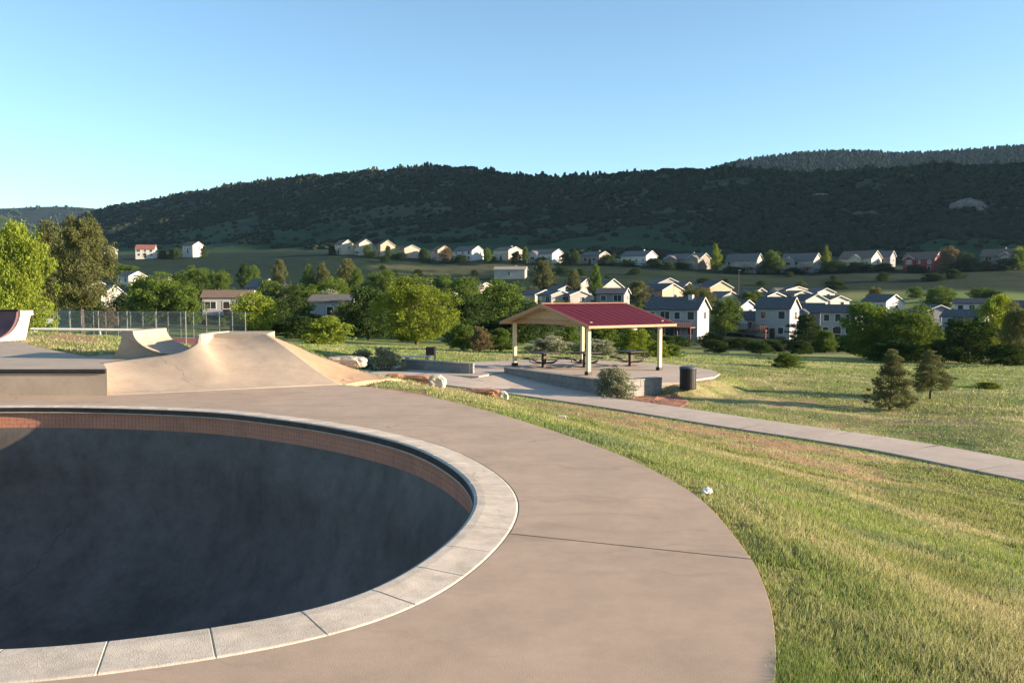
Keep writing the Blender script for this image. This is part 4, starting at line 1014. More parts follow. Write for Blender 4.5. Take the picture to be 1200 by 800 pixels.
# ------------------------------------------------------------------ court, fence, rail
M['galv'] = plain('galvanised_steel', (0.27, 0.28, 0.27), 0.5, 0.15, 6, metal=0.5)
M['court'] = plain('red_court_paint', (0.26, 0.06, 0.05), 0.85, 0.15, 0.5)
FZ = lambda u, d: Hg((u - 600) / 1000 * d, d)
cp4 = [P(20, 400, 64), P(285, 400, 60), P(292, 398, 71), P(40, 398, 75)]
cz_ = max(Hg(p.x, p.y) for p in cp4) + 0.10
o = MB().prism([(p.x, p.y) for p in cp4], cz_ - 1.4, cz_).build('sports_court', M['court']); tag(o, 'red painted sports court inside the wire fence', 'court', kind='structure')
def fence(a, b, h, n, label, z):
    a, b = Vector(a), Vector(b); L = (b - a).length; ang = math.atan2(b.y - a.y, b.x - a.x)
    f = empty('chain_link_fence', (a.x, a.y, z), ang); tag(f, label, 'fence')
    for k in range(n + 1): MB().tube([(L*k/n, 0, -1.4), (L*k/n, 0, h + 0.03)], 0.036, 6).build('fence_post', M['galv'], f)
    for zz in (0.06, h * 0.5, h): MB().tube([(0, 0.05, zz), (L, 0.05, zz)], 0.025, 6).build('rail', M['galv'], f)
    mb = MB(); sp_ = 0.11; w = 0.007
    for sgn in (1, -1):
        x = -h
        while x < L + h:
            pts = [(x, 0.0), (x + h, h)] if sgn > 0 else [(x + h, 0.0), (x, h)]
            (x0, z0), (x1, z1) = pts
            def clipx(xx): return z0 + (xx - x0) * (z1 - z0) / (x1 - x0)
            q = [(x0, z0), (x1, z1)]
            for i in (0, 1):
                if q[i][0] < 0: q[i] = (0, clipx(0))
                if q[i][0] > L: q[i] = (L, clipx(L))
            if abs(q[0][0] - q[1][0]) > 0.02:
                mb.add([(q[0][0] - w, -0.02 * sgn, q[0][1]), (q[0][0] + w, -0.02 * sgn, q[0][1]), (q[1][0] + w, -0.02 * sgn, q[1][1]), (q[1][0] - w, -0.02 * sgn, q[1][1])], [(0, 1, 2, 3)])
            x += sp_
    net = mb.build('wire_netting', M['galv'], f); net['kind'] = 'stuff'
    return f
zf = cz_ + 0.0
fA, fB = P(40, 398, 76), P(288, 398, 72)
fence((fA.x, fA.y, 0), (fB.x, fB.y, 0), zat(365.5, 74) - zf, 17, 'tall chain link fence along the far side of the red court', zf)
fC = P(50, 398, 63); fD = P(218, 398, 61.0)
fence((fC.x, fC.y, 0), (fD.x, fD.y, 0), zat(361, 62) - zf - 0.25, 5, 'taller wire fence in front of the red court, few wide posts', zf)
sg = P(58, 376, 62.6); sgo = empty('fence_sign', (sg.x, sg.y, sg.z)); tag(sgo, 'small blank white sign wired to the court fence', 'sign')
MB().box(-0.27, 0.27, -0.05, -0.03, -0.17, 0.17).build('panel', plain('white_sign_face', (0.7, 0.7, 0.68), 0.5, 0.05, 4), sgo)
for x in (-0.2, 0.2): MB().tube([(x, -0.03, 0.1), (x, 0.08, 0.1)], 0.01, 5).build('wire_tie', M['galv'], sgo)
ra, rb_ = P(36, 385.5, 33), P(186, 387, 33)
ro = empty('pipe_rail', (ra.x, ra.y, ra.z)); tag(ro, 'low white pipe rail on the grass behind the platform', 'rail')
MB().tube([(0, 0, 0), (rb_.x - ra.x, 0, rb_.z - ra.z)], 0.05, 8).build('top_rail', plain('white_pipe_paint', (0.72, 0.69, 0.62), 0.5, 0.08, 5), ro)
for uu in (40, 117, 182):
    xx = P(uu, 386, 33).x - ra.x; MB().tube([(xx, 0, -ra.z + FZ(uu, 33) - 0.3), (xx, 0, -0.02)], 0.045, 8).build('post', M['galv'], ro)
# ------------------------------------------------------------------ houses
WALLS = dict(white=(0.50, 0.48, 0.44), cream=(0.48, 0.41, 0.31), tan=(0.43, 0.33, 0.225), peach=(0.46, 0.34, 0.26), greywhite=(0.29, 0.28, 0.26), bluegrey=(0.20, 0.205, 0.215),
             paleblue=(0.315, 0.315, 0.31), taupe=(0.20, 0.165, 0.135), greybrown=(0.24, 0.21, 0.18), red=(0.24, 0.045, 0.045), stone=(0.33, 0.31, 0.28))
ROOFS = dict(grey=(0.13, 0.12, 0.112), brown=(0.16, 0.112, 0.085), dark=(0.085, 0.083, 0.086), tan=(0.26, 0.19, 0.13), redbrown=(0.22, 0.09, 0.07), stone=(0.27, 0.25, 0.22))
def siding(name, col):
    """Painted lap siding: horizontal boards as fine relief, faded unevenly."""
    m, nt, out = newmat(name); L = nt.links.new
    b = N(nt, 'ShaderNodeBsdfPrincipled'); b.inputs['Roughness'].default_value = 0.7; b.inputs['Specular IOR Level'].default_value = 0.2
    tc = N(nt, 'ShaderNodeTexCoord')
    n = N(nt, 'ShaderNodeTexNoise'); n.inputs['Scale'].default_value = 0.6; n.inputs['Detail'].default_value = 6; L(tc.outputs['Object'], n.inputs['Vector'])
    r = ramp(nt, [(0.3, [c * 0.9 for c in col]), (0.7, [min(1, c * 1.06) for c in col])]); L(n.outputs[0], r.inputs[0]); L(r.outputs[0], b.inputs['Base Color'])
    w = N(nt, 'ShaderNodeTexWave', wave_type='BANDS', bands_direction='Z', wave_profile='SAW'); w.inputs['Scale'].default_value = 1.4; L(tc.outputs['Object'], w.inputs['Vector'])
    bp = N(nt, 'ShaderNodeBump'); bp.inputs['Strength'].default_value = 0.5; bp.inputs['Distance'].default_value = 0.02; L(w.outputs[0], bp.inputs['Height']); L(bp.outputs[0], b.inputs['Normal'])
    L(b.outputs[0], out.inputs[0]); return m
MW = {k: siding('siding_' + k, v) for k, v in WALLS.items()}
MR = {k: plain('shingle_' + k, v, 0.85, 0.3, 2.5, bump=0.6, bscale=6, spec=0.2) for k, v in ROOFS.items()}
M['wtrim'] = plain('white_house_trim', (0.50, 0.48, 0.45), 0.6, 0.05, 2)
gm, nt, out = newmat('window_glass'); b = N(nt, 'ShaderNodeBsdfPrincipled'); b.inputs['Base Color'].default_value = (0.025, 0.032, 0.04, 1); b.inputs['Roughness'].default_value = 0.08; nt.links.new(b.outputs[0], out.inputs[0]); M['glass'] = gm
M['cedar'] = plain('red_brown_decking', (0.17, 0.075, 0.05), 0.8, 0.25, 3)
_wc = {}
def window(parent, x, z, w, h, face):
    key = (round(w, 1), round(h, 1), face)
    if key not in _wc:
        w, h = key[0], key[1]
        fr, pn = MB(), MB(); t = 0.12
        def bx(mb, a0, a1, z0, z1, o0, o1):
            if face == 'f': mb.box(a0, a1, -o1, -o0, z0, z1)
            else: mb.box(o0, o1, a0, a1, z0, z1)
        bx(fr, -w/2 - t, w/2 + t, h/2, h/2 + t, 0.0, 0.06); bx(fr, -w/2 - t, w/2 + t, -h/2 - t, -h/2, 0.0, 0.08)
        bx(fr, -w/2 - t, -w/2, -h/2, h/2, 0.0, 0.06); bx(fr, w/2, w/2 + t, -h/2, h/2, 0.0, 0.06)
        if w > 1.3: bx(fr, -0.04, 0.04, -h/2, h/2, 0.022, 0.05)
        bx(pn, -w/2, w/2, -h/2, h/2, 0.004, 0.02)
        _wc[key] = (fr.mesh('window'), pn.mesh('pane'))
        _wc[key][0].materials.append(M['wtrim']); _wc[key][1].materials.append(M['glass'])
    o = link('window', _wc[key][0], None, parent); p = link('pane', _wc[key][1], None, o)
    o.location = (x, -0.002, z) if face == 'f' else (0.002, x, z)
def gable_roof(x0, x1, y0, y1, ze, zr, ov, th=0.2):
    """ridge along x"""
    mb = MB(); ym = (y0 + y1) / 2; sl_ = (zr - ze) / (ym - y0); a = ze - sl_ * ov
    sec = [(y0 - ov, a), (ym, zr), (y1 + ov, a), (y1 + ov, a + th), (ym, zr + th), (y0 - ov, a + th)]
    for x in (x0 - ov, x1 + ov):
        for y, z in sec: mb.v.append((x, y, z))
    for i in range(6): mb.f.append((i, (i+1) % 6, 6 + (i+1) % 6, 6 + i))
    mb.f.append((0, 5, 4, 1)); mb.f.append((1, 4, 3, 2)); mb.f.append((6, 7, 10, 11)); mb.f.append((7, 8, 9, 10))
    return mb
def gable_body(x0, x1, y0, y1, zb, ze, zr):
    ym = (y0 + y1) / 2
    return MB().add([(x, y, z) for x in (x0, x1) for y, z in ((y0, zb), (y1, zb), (y1, ze), (ym, zr), (y0, ze))],
                    [(0, 4, 3, 2, 1), (5, 6, 7, 8, 9), (0, 5, 9, 4), (1, 2, 7, 6), (2, 3, 8, 7), (3, 4, 9, 8), (0, 1, 6, 5)])
def swapxy(mb, x, y):                        # turn a ridge-along-x shape into one projecting forward from (x, y)
    mb.v = [(x + b, y - a, z) for a, b, z in mb.v]; mb.f = [tuple(f) for f in mb.f]; return mb
def house(uc, vb, ve, vr, a, g, d, rho, wall, roof, group, label, fw=None, wing=None, wing2=None, deck=None, big=False, vent=False, sidewing=False):
    k = d / 1000.0; phi = math.atan((uc - 600) / 1000); r = phi + math.radians(rho)
    cphi = math.cos(phi)
    L = max(a * k * cphi / math.cos(math.radians(rho)), 6.5); Wg = min(max(g * k * cphi / max(math.sin(math.radians(rho)), 0.12), 5.5), 13.0)
    p = P(uc, vb, d); ze = (vb - ve) * k; zr = ze + max((ve - vr) * k, 0.9)
    ze = max(ze, 2.2); zr = max(zr, ze + 0.9)
    h = empty('house', (p.x, p.y, p.z), -r); tag(h, label, 'house', group)
    mw, mr = MW[wall], MR[roof]
    gable_body(-L, 0, 0, Wg, -3.0, ze - 0.02, zr - 0.02).build('wall', mw, h)
    ov = 0.35
    rf = gable_roof(-L, 0, 0, Wg, ze, zr, ov).build('roof', mr, h)
    sl_ = (zr - ze) / (Wg / 2); mb = MB()     # pale barge boards on the bright gable
    for s in (0, 1):
        ya, yb = (-ov, Wg/2) if s == 0 else (Wg + ov, Wg/2); za = ze - sl_ * ov
        mb.add([(ov, ya, za - 0.02), (ov + 0.05, ya, za - 0.02), (ov + 0.05, yb, zr - 0.02), (ov, yb, zr - 0.02), (ov, ya, za + 0.17), (ov + 0.05, ya, za + 0.17), (ov + 0.05, yb, zr + 0.17), (ov, yb, zr + 0.17)],
               [(0,3,2,1), (4,5,6,7), (0,1,5,4), (1,2,6,5), (2,3,7,6), (3,0,4,7)])
    mb.build('barge_board', M['wtrim'], rf)
    st = 2 if ze > 4.3 else 1
    if ze > 7.4: st = 3
    sh_ = ze / st
    nf = fw if fw is not None else max(1, int(L / 3.2))
    rr = random.Random(int(uc * 7 + vb))
    for s in range(st):
        for i in range(nf):
            x = -L * (i + 0.5) / nf + rr.uniform(-0.15, 0.15)
            if wing is not None and s < st and abs(-x - wing * L) < L * 0.17: continue
            if wing2 is not None and abs(-x - wing2 * L) < L * 0.16: continue
            w_, h_ = (2.2, 2.0) if big else (rr.choice((1.0, 1.2, 1.8)), rr.choice((1.2, 1.4)))
            window(h, x, s * sh_ + sh_ * 0.55, min(w_, L / nf * 0.7), min(h_, sh_ * 0.6), 'f')
    ng = 1 if Wg < 8 else 2
    for i in range(ng):
        if st > 1: window(h, Wg * (i + 0.5 + (0.12 if ng == 1 else 0)) / ng, (st - 0.45) * sh_, 0.9, 1.2, 'g')
    if st == 1: window(h, Wg * 0.62, sh_ * 0.6, 0.9, 0.9, 'g')
    if ze > 3: MB().box(-L * 0.5 - 0.5, -L * 0.5 + 0.5, -0.07, -0.002, -0.6, 2.05).build('door', M['wtrim'] if wall in ('red', 'taupe') else M['dark'], h)
    if deck is None: MB().box(-L * 0.35 - 0.3, -L * 0.35 + 0.3, Wg * 0.62 - 0.3, Wg * 0.62 + 0.3, zr - 1.4, zr + 0.7).build('chimney', mw, rf) if L > 9 and rr.random() < 0.5 else None
    for wx, ww in ((wing, 0.34), (wing2, 0.3)):
        if wx is None: continue
        w2 = L * ww / 2; pj = 1.6; zre = ze + min((zr - ze) * 0.62, w2 * 0.6); c = -L * wx
        swapxy(gable_body(0.003, pj, -w2, w2, -3.0, ze - 0.12, zre - 0.12), c, 0).build('front_gable', mw, h)
        fg = swapxy(gable_roof(-2.2, pj, -w2, w2, ze - 0.1, zre - 0.08, 0.25, 0.16), c, 0).build('front_gable_roof', mr, h)
        m2 = MB(); sl2 = (zre - ze + 0.02) / w2          # trim on the small gable
        for s in (-1, 1):
            m2.add([(pj + 0.25, s * (w2 + 0.25), ze - 0.12 - sl2 * 0.25), (pj + 0.31, s * (w2 + 0.25), ze - 0.12 - sl2 * 0.25), (pj + 0.31, 0, zre - 0.1), (pj + 0.25, 0, zre - 0.1),
                    (pj + 0.25, s * (w2 + 0.25), ze + 0.06 - sl2 * 0.25), (pj + 0.31, s * (w2 + 0.25), ze + 0.06 - sl2 * 0.25), (pj + 0.31, 0, zre + 0.1), (pj + 0.25, 0, zre + 0.1)],
                   [(0,3,2,1), (4,5,6,7), (0,1,5,4), (1,2,6,5), (2,3,7,6), (3,0,4,7)])
        swapxy(m2, c, 0).build('gable_trim', M['wtrim'], fg)
        for s in range(st):
            o_ = len(h.children); window(h, c, s * sh_ + sh_ * 0.5, min(1.7, w2 * 1.1), min(1.4, sh_ * 0.55), 'f'); h.children[-1].location.y = -pj - 0.004
    if deck is not None:
        dz = ze * 0.42 if deck >= 0 else ze * 0.30; x1 = -0.3; x0 = -L * abs(deck) if deck >= 0 else -L - 5
        if deck < 0: x1 = -L * 0.55; x0 = -L - 5.5
        dk = MB().box(x0, x1, -2.6, -0.01, dz - 0.2, dz).build('balcony', M['cedar'], h)
        n = max(3, int((x1 - x0) / 0.35))
        for i in range(n + 1):
            xx = x0 + (x1 - x0) * i / n; MB().box(xx - 0.05, xx + 0.05, -2.6, -2.52, dz + 0.002, dz + 0.95).build('baluster', M['cedar'], dk)
        MB().box(x0 - 0.05, x1 + 0.05, -2.62, -2.5, dz + 0.952, dz + 1.05).build('handrail', M['cedar'], dk)
        for xx in (x0 + 0.1, (x0 + x1) / 2, x1 - 0.1): MB().box(xx - 0.1, xx + 0.1, -2.5, -2.3, -3.0, dz - 0.202).build('support', M['cedar'], dk)
    if vent: MB().box(-L * 0.22 - 0.4, -L * 0.22 + 0.4, Wg * 0.35, Wg * 0.35 + 0.8, zr - 1.6, zr + 0.55).build('chimney', M['wtrim'], rf)
    if sidewing:
        w0, w1 = -L - 5.6, -L - 0.004
        MB().box(w0, w1, 1.0, Wg * 0.8, -3.0, ze * 0.60).build('side_wing', mw, h)
        mb = MB(); z0, z1 = ze * 0.60, ze * 0.60 + 1.5
        mb.add([(w0 - 0.3, 0.7, z0), (w1, 0.7, z0), (w1, Wg * 0.8 + 0.3, z1), (w0 - 0.3, Wg * 0.8 + 0.3, z1), (w0 - 0.3, 0.7, z0 + 0.2), (w1, 0.7, z0 + 0.2), (w1, Wg * 0.8 + 0.3, z1 + 0.2), (w0 - 0.3, Wg * 0.8 + 0.3, z1 + 0.2)],
               [(0,3,2,1), (4,5,6,7), (0,1,5,4), (1,2,6,5), (2,3,7,6), (3,0,4,7)])
        mb.build('side_wing_roof', mr, h)
        for xx in (-L - 4.3, -L - 1.6): window(h, xx, ze * 0.42, 1.1, 1.2, 'f'); h.children[-1].location.y = 0.99
        c = -L - 2.9; swapxy(gable_body(0.0, 1.1, -1.2, 1.2, ze * 0.25, ze * 0.52, ze * 0.52 + 0.8), c, 0.99).build('porch_gable', M['wtrim'], h)
    return h
for (a, k) in H_: house(*a, **k)

# ------------------------------------------------------------------ trees and shrubs
LEAF = dict(bright=leafmat('leaf_yellow_green', (0.085, 0.125, 0.018), (0.20, 0.25, 0.04)), mid=leafmat('leaf_mid_green', (0.045, 0.085, 0.018), (0.115, 0.165, 0.035)),
            deep=leafmat('leaf_deep_green', (0.022, 0.045, 0.014), (0.055, 0.085, 0.025), 0.25), olive=leafmat('leaf_olive', (0.06, 0.07, 0.026), (0.135, 0.145, 0.055)),
            sage=leafmat('leaf_sage', (0.15, 0.16, 0.095), (0.30, 0.31, 0.20), 0.25), brown=leafmat('leaf_brownish', (0.085, 0.07, 0.035), (0.17, 0.135, 0.07), 0.2),
            conif=leafmat('needle_olive', (0.058, 0.072, 0.030), (0.14, 0.148, 0.066), 0.25))
M['bark'] = plain('grey_brown_bark', (0.10, 0.078, 0.06), 0.95, 0.35, 6, bump=0.8, bscale=12, stretch=(1, 1, 0.25))
def leaf_quads(C, size, r, droop=0.0):
    n = len(C); a = r.normal(size=(n, 3)); a /= np.linalg.norm(a, axis=1)[:, None]
    b = r.normal(size=(n, 3)); b[:, 2] -= droop; b -= (a * b).sum(1)[:, None] * a; b /= np.linalg.norm(b, axis=1)[:, None]
    s = size * r.uniform(0.6, 1.3, (n, 1)); w = s * r.uniform(0.45, 0.75, (n, 1))
    V = np.stack([C - b * s * 0.5, C + a * w * 0.5, C + b * s * 0.5, C - a * w * 0.5], 1).reshape(-1, 3)
    return V, np.arange(4 * n).reshape(-1, 4)
PROF = dict(round=lambda z: 0.5 * np.sqrt(np.clip(1 - ((z - 0.46) / 0.54) ** 2, 0, 1)), tall=lambda z: 0.5 * np.clip(z / 0.3, 0, 1) ** 0.6 * np.clip((1 - z) / 0.55, 0, 1) ** 0.6,
            bush=lambda z: 0.5 * np.sqrt(np.clip(1 - (z * 0.98) ** 2, 0, 1)), conifer=lambda z: 0.5 * np.clip((1.0 - z) / 0.93, 0, 1) ** 0.62 * np.clip((z + 0.03) / 0.12, 0.3, 1))
def crown(kind, seed, nl, leaf, nclump, csize):
    r = np.random.default_rng(seed); f = PROF[kind]; pts = []
    zc = r.uniform(0.03, 0.97, nclump * 3); keep = r.uniform(0, 0.5, len(zc)) < f(zc) + 0.08; zc = zc[keep][:nclump]
    m = len(zc); th = r.uniform(0, 2*math.pi, m) ; rad = f(zc) * np.sqrt(r.uniform(0.2, 1.0, m)) * r.uniform(0.6, 1.12, m); lob = vnoise(np.cos(th) * 1.3 + seed, np.sin(th) * 1.3, zc * 2.6, seed + 9); rad = rad * (0.72 + 0.5 * lob)
    cs = csize * r.uniform(0.45, 1.4, m)
    cc = np.stack([rad * np.cos(th), rad * np.sin(th), zc], -1)
    w = cs ** 2; idx = r.choice(m, nl, p=w / w.sum())
    o = r.normal(size=(nl, 3)); o /= np.linalg.norm(o, axis=1)[:, None]; o *= (r.uniform(0.2, 1.0, (nl, 1)) ** 0.5) * cs[idx][:, None]
    o[:, 2] *= 0.75 if kind != 'conifer' else 0.5
    C = cc[idx] + o
    nk = int(nl * 0.4); zk = r.uniform(0.02, 0.88, nk); tk = r.uniform(0, 2*math.pi, nk); rk = f(zk) * 0.72 * np.sqrt(r.uniform(0, 1, nk)) * (0.85 + 0.3 * vnoise(np.cos(tk) * 2 + seed, np.sin(tk) * 2, zk * 5, seed))
    C = np.vstack([C, np.stack([rk * np.cos(tk), rk * np.sin(tk), zk], -1)])
    if kind != 'conifer':                    # loose sprigs that break the outline
        ns_ = 34; zs = r.uniform(0.12, 1.0, ns_); ts_ = r.uniform(0, 2*math.pi, ns_); rs = np.maximum(f(np.minimum(zs, 0.97)), 0.04) * r.uniform(0.92, 1.16, ns_)
        sp0 = np.stack([rs * np.cos(ts_), rs * np.sin(ts_), zs * 1.02], -1); ks = r.choice(ns_, int(nl * 0.09))
        C = np.vstack([C, sp0[ks] + r.normal(size=(len(ks), 3)) * np.array([0.028, 0.028, 0.034])])
    C = C[(C[:, 2] > 0.0)]
    if kind == 'conifer': C[:, 2] -= 0.10 * np.hypot(C[:, 0], C[:, 1]) * 0; C = C[C[:, 2] > 0.005]
    V, Q = leaf_quads(C, leaf, r, 0.3 if kind == 'conifer' else 0.0)
    me = mesh_np('crown', V, Q); me.materials.append(LEAF['mid']); return me
CR = {'round': [crown('round', s, 11000, 0.036, 70, 0.12) for s in (1, 2, 3, 4)], 'tall': [crown('tall', s, 9000, 0.036, 60, 0.11) for s in (11, 12, 13)],
      'bush': [crown('bush', s, 8000, 0.045, 50, 0.14) for s in (21, 22, 23)], 'conifer': [crown('conifer', s, 13000, 0.026, 110, 0.075) for s in (31, 32)],
      'big': [crown('round', s, 24000, 0.025, 130, 0.09) for s in (41, 42)]}
def trunk_mesh(seed, n=7, spread=0.32, multi=1):
    r = random.Random(seed); mb = MB()
    for m_ in range(multi):
        lx, ly = (r.uniform(-0.05, 0.05), r.uniform(-0.05, 0.05)); bx, by = ((r.uniform(-0.08, 0.08), r.uniform(-0.08, 0.08)) if multi > 1 else (0, 0))
        pts = [(bx + lx*t + 0.015*math.sin(6*t + seed), by + ly*t, t) for t in (-0.06, 0.1, 0.25, 0.45, 0.65, 0.85)]
        mb.tube(pts, [0.034, 0.028, 0.024, 0.018, 0.011, 0.004], 7)
        for k in range(n):
            t = r.uniform(0.22, 0.7); a = r.uniform(0, 2*math.pi); L = spread * (1.1 - t) * r.uniform(0.7, 1.2); q = (bx + lx*t, by + ly*t, t)
            mb.tube([q, (q[0] + math.cos(a)*L*0.5, q[1] + math.sin(a)*L*0.5, t + L*0.4), (q[0] + math.cos(a)*L, q[1] + math.sin(a)*L, t + L*0.65)], [0.013, 0.009, 0.003], 5)
    me = mb.mesh('trunk'); me.materials.append(M['bark']); return me
TR = [trunk_mesh(s) for s in (1, 2, 3)]; TRM = [trunk_mesh(s, 5, 0.4, 4) for s in (5, 6)]
_tn = [0]
def tree(u, vt, wpx, d, kind, leaf, label, cat='tree', group=None, cb=0.14, asp=1.0, name=None, vb=None):
    k = d / 1000.0; p = P(u, 345, d); zg = Hg(p.x, p.y)
    if vb is not None: zg = max(zg, zat(vb, d)) if False else zg
    H = max(zat(vt, d) - zg, 0.3); w = wpx * k * (1.12 if kind in ('round', 'tall', 'bush', 'big') else 1.3); cb = cb * 0.45 if kind in ('round', 'bush') else cb
    i = _tn[0]; _tn[0] += 1
    o = empty(name or ('tree' if cat == 'tree' else 'shrub'), (p.x, p.y, zg)); tag(o, label, cat, group)
    cm = CR[kind][i % len(CR[kind])]
    c = link('crown', cm, None, o); c.location = (0, 0, H * cb); c.scale = (w, w * asp, H * (1 - cb)); c.rotation_euler = (0, 0, i * 2.4)
    c.material_slots[0].link = 'OBJECT'; c.material_slots[0].material = LEAF[leaf]
    tm = (TRM if cat == 'shrub' else TR)[i % 2]; t = link('trunk', tm, None, o, True); s = H * 0.95
    t.scale = (min(s, w * 1.3), min(s, w * 1.3), s); t.rotation_euler = (0, 0, i * 1.3)
    return o
G1, G2, G3, G4 = 'trees behind the court fence', 'trees along the field edge', 'trees among the lower houses', 'trees of the upper row'
SH = 'shrubs along the field edge'
# behind the platform and fence
tree(20, 265, 76, 46, 'big', 'bright', 'bright yellow green tree rising behind the quarter pipe', cb=0.12)
tree(-38, 275, 70, 52, 'round', 'bright', 'bright green tree at the end of the quarter pipe platform, cut by the picture edge', cb=0.1)
tree(96, 257, 70, 82, 'big', 'olive', 'tall olive green cottonwood with bare lower limbs behind the fence', cb=0.22, asp=0.9)
tree(62, 262, 45, 90, 'tall', 'olive', 'narrow olive cottonwood standing against the larger one', cb=0.2)
tree(178, 321, 62, 118, 'round', 'mid', 'dense mid green round tree behind the fence', group=G1)
tree(148, 344, 40, 125, 'round', 'deep', 'small dark round tree below the big white gable', group=G1)
tree(108, 352, 40, 110, 'bush', 'deep', 'dark bushy tree at the foot of the olive cottonwood', group=G1)
tree(125, 362, 34, 84, 'bush', 'brown', 'dry tan bush behind the fence wire', 'shrub')
tree(232, 313, 34, 200, 'round', 'mid', 'green tree beside the white gable with a tan roof', group=G3)
tree(215, 318, 30, 215, 'round', 'mid', 'green tree above the tan roofed cream house', group=G3)
tree(255, 317, 34, 190, 'round', 'mid', 'green tree above the pale blue house roof', group=G3)
tree(140, 310, 46, 330, 'bush', 'mid', 'wide low tree below the lone white gabled house', group=G3)
tree(75, 325, 60, 230, 'bush', 'mid', 'wide leafy tree far behind the fence beside the low white house', group=G3)
tree(297, 343, 52, 84, 'round', 'bright', 'bright light green tree at the end of the court fence', cb=0.05)
tree(287, 309, 22, 260, 'tall', 'deep', 'dark upright tree beside the greyish gable', group=G3)
tree(296, 312, 20, 250, 'tall', 'mid', 'green upright tree touching a darker one beside the greyish gable', group=G3)
tree(327, 304, 20, 235, 'tall', 'olive', 'olive upright poplar before the white and tan house', group=G3)
tree(362, 311, 18, 230, 'tall', 'mid', 'slim green poplar, one of a close pair', group=G3)
tree(378, 309, 19, 230, 'tall', 'olive', 'slim olive poplar, one of a close pair', group=G3)
tree(406, 303, 26, 225, 'tall', 'olive', 'taller olive poplar above the pale blue end wall', group=G3)
tree(418, 315, 26, 215, 'tall', 'mid', 'green poplar beside the taller olive one', group=G3)
tree(344, 334, 42, 125, 'conifer', 'deep', 'dark spruce before the small taupe house')
tree(322, 352, 44, 110, 'bush', 'deep', 'dark bushy tree between the bright tree and the spruce', group=G2)
tree(383, 340, 36, 150, 'round', 'sage', 'greyish green tree beside the small taupe house', group=G3)
tree(390, 325, 30, 180, 'round', 'bright', 'light green tree in front of the slim poplars', group=G3)
tree(352, 372, 46, 92, 'bush', 'deep', 'low dark shrub mass at the field edge under the spruce', 'shrub', SH)
tree(383, 372, 54, 72, 'bush', 'bright', 'broad bright green shrub on the field edge', 'shrub', cb=0.0)
tree(432, 338, 64, 100, 'round', 'deep', 'large dark green tree crowding the yellow green one', group=G2, cb=0.06)
tree(452, 318, 44, 175, 'round', 'mid', 'round green tree top behind the large dark tree', group=G3)
tree(487, 325, 84, 82, 'big', 'bright', 'large yellow green tree standing alone before the dark trees', cb=0.04)
tree(520, 322, 26, 190, 'round', 'mid', 'green tree beside the white gable behind the yellow green tree', group=G3)
tree(545, 326, 50, 150, 'round', 'mid', 'green tree below the small cream gable', group=G3)
tree(548, 348, 52, 105, 'round', 'deep', 'dark tree between the yellow green tree and the shelter', group=G2, cb=0.04)
tree(590, 329, 66, 118, 'round', 'mid', 'leafy green tree rising behind the shelter gable', group=G2, cb=0.05)
tree(625, 352, 44, 108, 'round', 'deep', 'dark tree seen under the red roof gable', group=G2, cb=0.03)
tree(566, 376, 40, 95, 'bush', 'deep', 'dark low thicket at the field edge behind the brownish bush', 'shrub', SH)
tree(542, 381, 36, 66, 'bush', 'mid', 'mid green shrub next to the yellow green tree', 'shrub', SH)
tree(562, 384, 26, 63, 'bush', 'brown', 'brownish upright bush behind the low wall', 'shrub', SH)
tree(586, 386, 34, 64, 'bush', 'mid', 'fresh green shrub beside the first shelter post', 'shrub', SH)
tree(637, 306, 26, 245, 'round', 'olive', 'dark olive tree in front of the upper row', group=G3, cb=0.05)
tree(672, 315, 18, 225, 'tall', 'olive', 'slim olive tree beside the tall narrow grey white house', group=G3)
tree(698, 311, 20, 215, 'tall', 'mid', 'slim green tree before the tall cream gable', group=G3)
tree(660, 352, 30, 140, 'round', 'mid', 'green tree top just over the red roof', group=G3)
tree(747, 330, 28, 215, 'round', 'olive', 'thin leafed olive tree beside the blue grey house', group=G3)
tree(645, 395, 52, 62, 'bush', 'sage', 'low grey green shrub behind the first picnic table', 'shrub', SH, cb=0.0)
tree(700, 398, 50, 62, 'bush', 'sage', 'low grey green shrub behind the middle picnic table', 'shrub', SH, cb=0.0)
tree(668, 383, 36, 76, 'bush', 'mid', 'green bush seen between shelter posts', 'shrub', SH)
tree(702, 378, 40, 80, 'bush', 'mid', 'taller leafy bush seen under the red eave', 'shrub', SH)
tree(745, 386, 40, 66, 'bush', 'bright', 'bright leafy shrub behind the third picnic table', 'shrub', SH, cb=0.0)
tree(772, 400, 30, 60, 'bush', 'bright', 'low bright shrub by the last shelter post', 'shrub', SH, cb=0.0)
tree(788, 404, 26, 66, 'bush', 'mid', 'small green shrub past the last shelter post', 'shrub', SH, cb=0.0)
tree(735, 380, 44, 110, 'bush', 'deep', 'dark thicket under the big blue grey house', 'shrub', SH)
tree(818, 336, 44, 178, 'round', 'olive', 'olive tree between the tan gables', group=G3)
tree(850, 349, 36, 160, 'round', 'mid', 'round green tree between the two big pale houses', group=G3)
tree(880, 340, 26, 205, 'round', 'mid', 'green tree in front of the tan gable behind the dark roofs', group=G3)
tree(915, 344, 18, 225, 'round', 'bright', 'small bright tree beside the cream gable', group=G3)
tree(836, 390, 34, 120, 'bush', 'deep', 'dark shrub below the brown balcony', 'shrub', SH)
tree(868, 396, 40, 125, 'bush', 'deep', 'dark shrub under the low side wing', 'shrub', SH)
tree(905, 399, 36, 128, 'bush', 'deep', 'dark shrub under the tall white house', 'shrub', SH)
tree(790, 394, 44, 118, 'bush', 'deep', 'dark shrub beneath the chimneyed house', 'shrub', SH)
tree(946, 368, 50, 118, 'conifer', 'deep', 'broad dark spruce between the white house and the paired window house')
tree(968, 388, 28, 110, 'bush', 'mid', 'small green bush lit beside the broad spruce', 'shrub', SH)
tree(1000, 392, 44, 112, 'bush', 'deep', 'dark bush before the paired window house', 'shrub', SH)
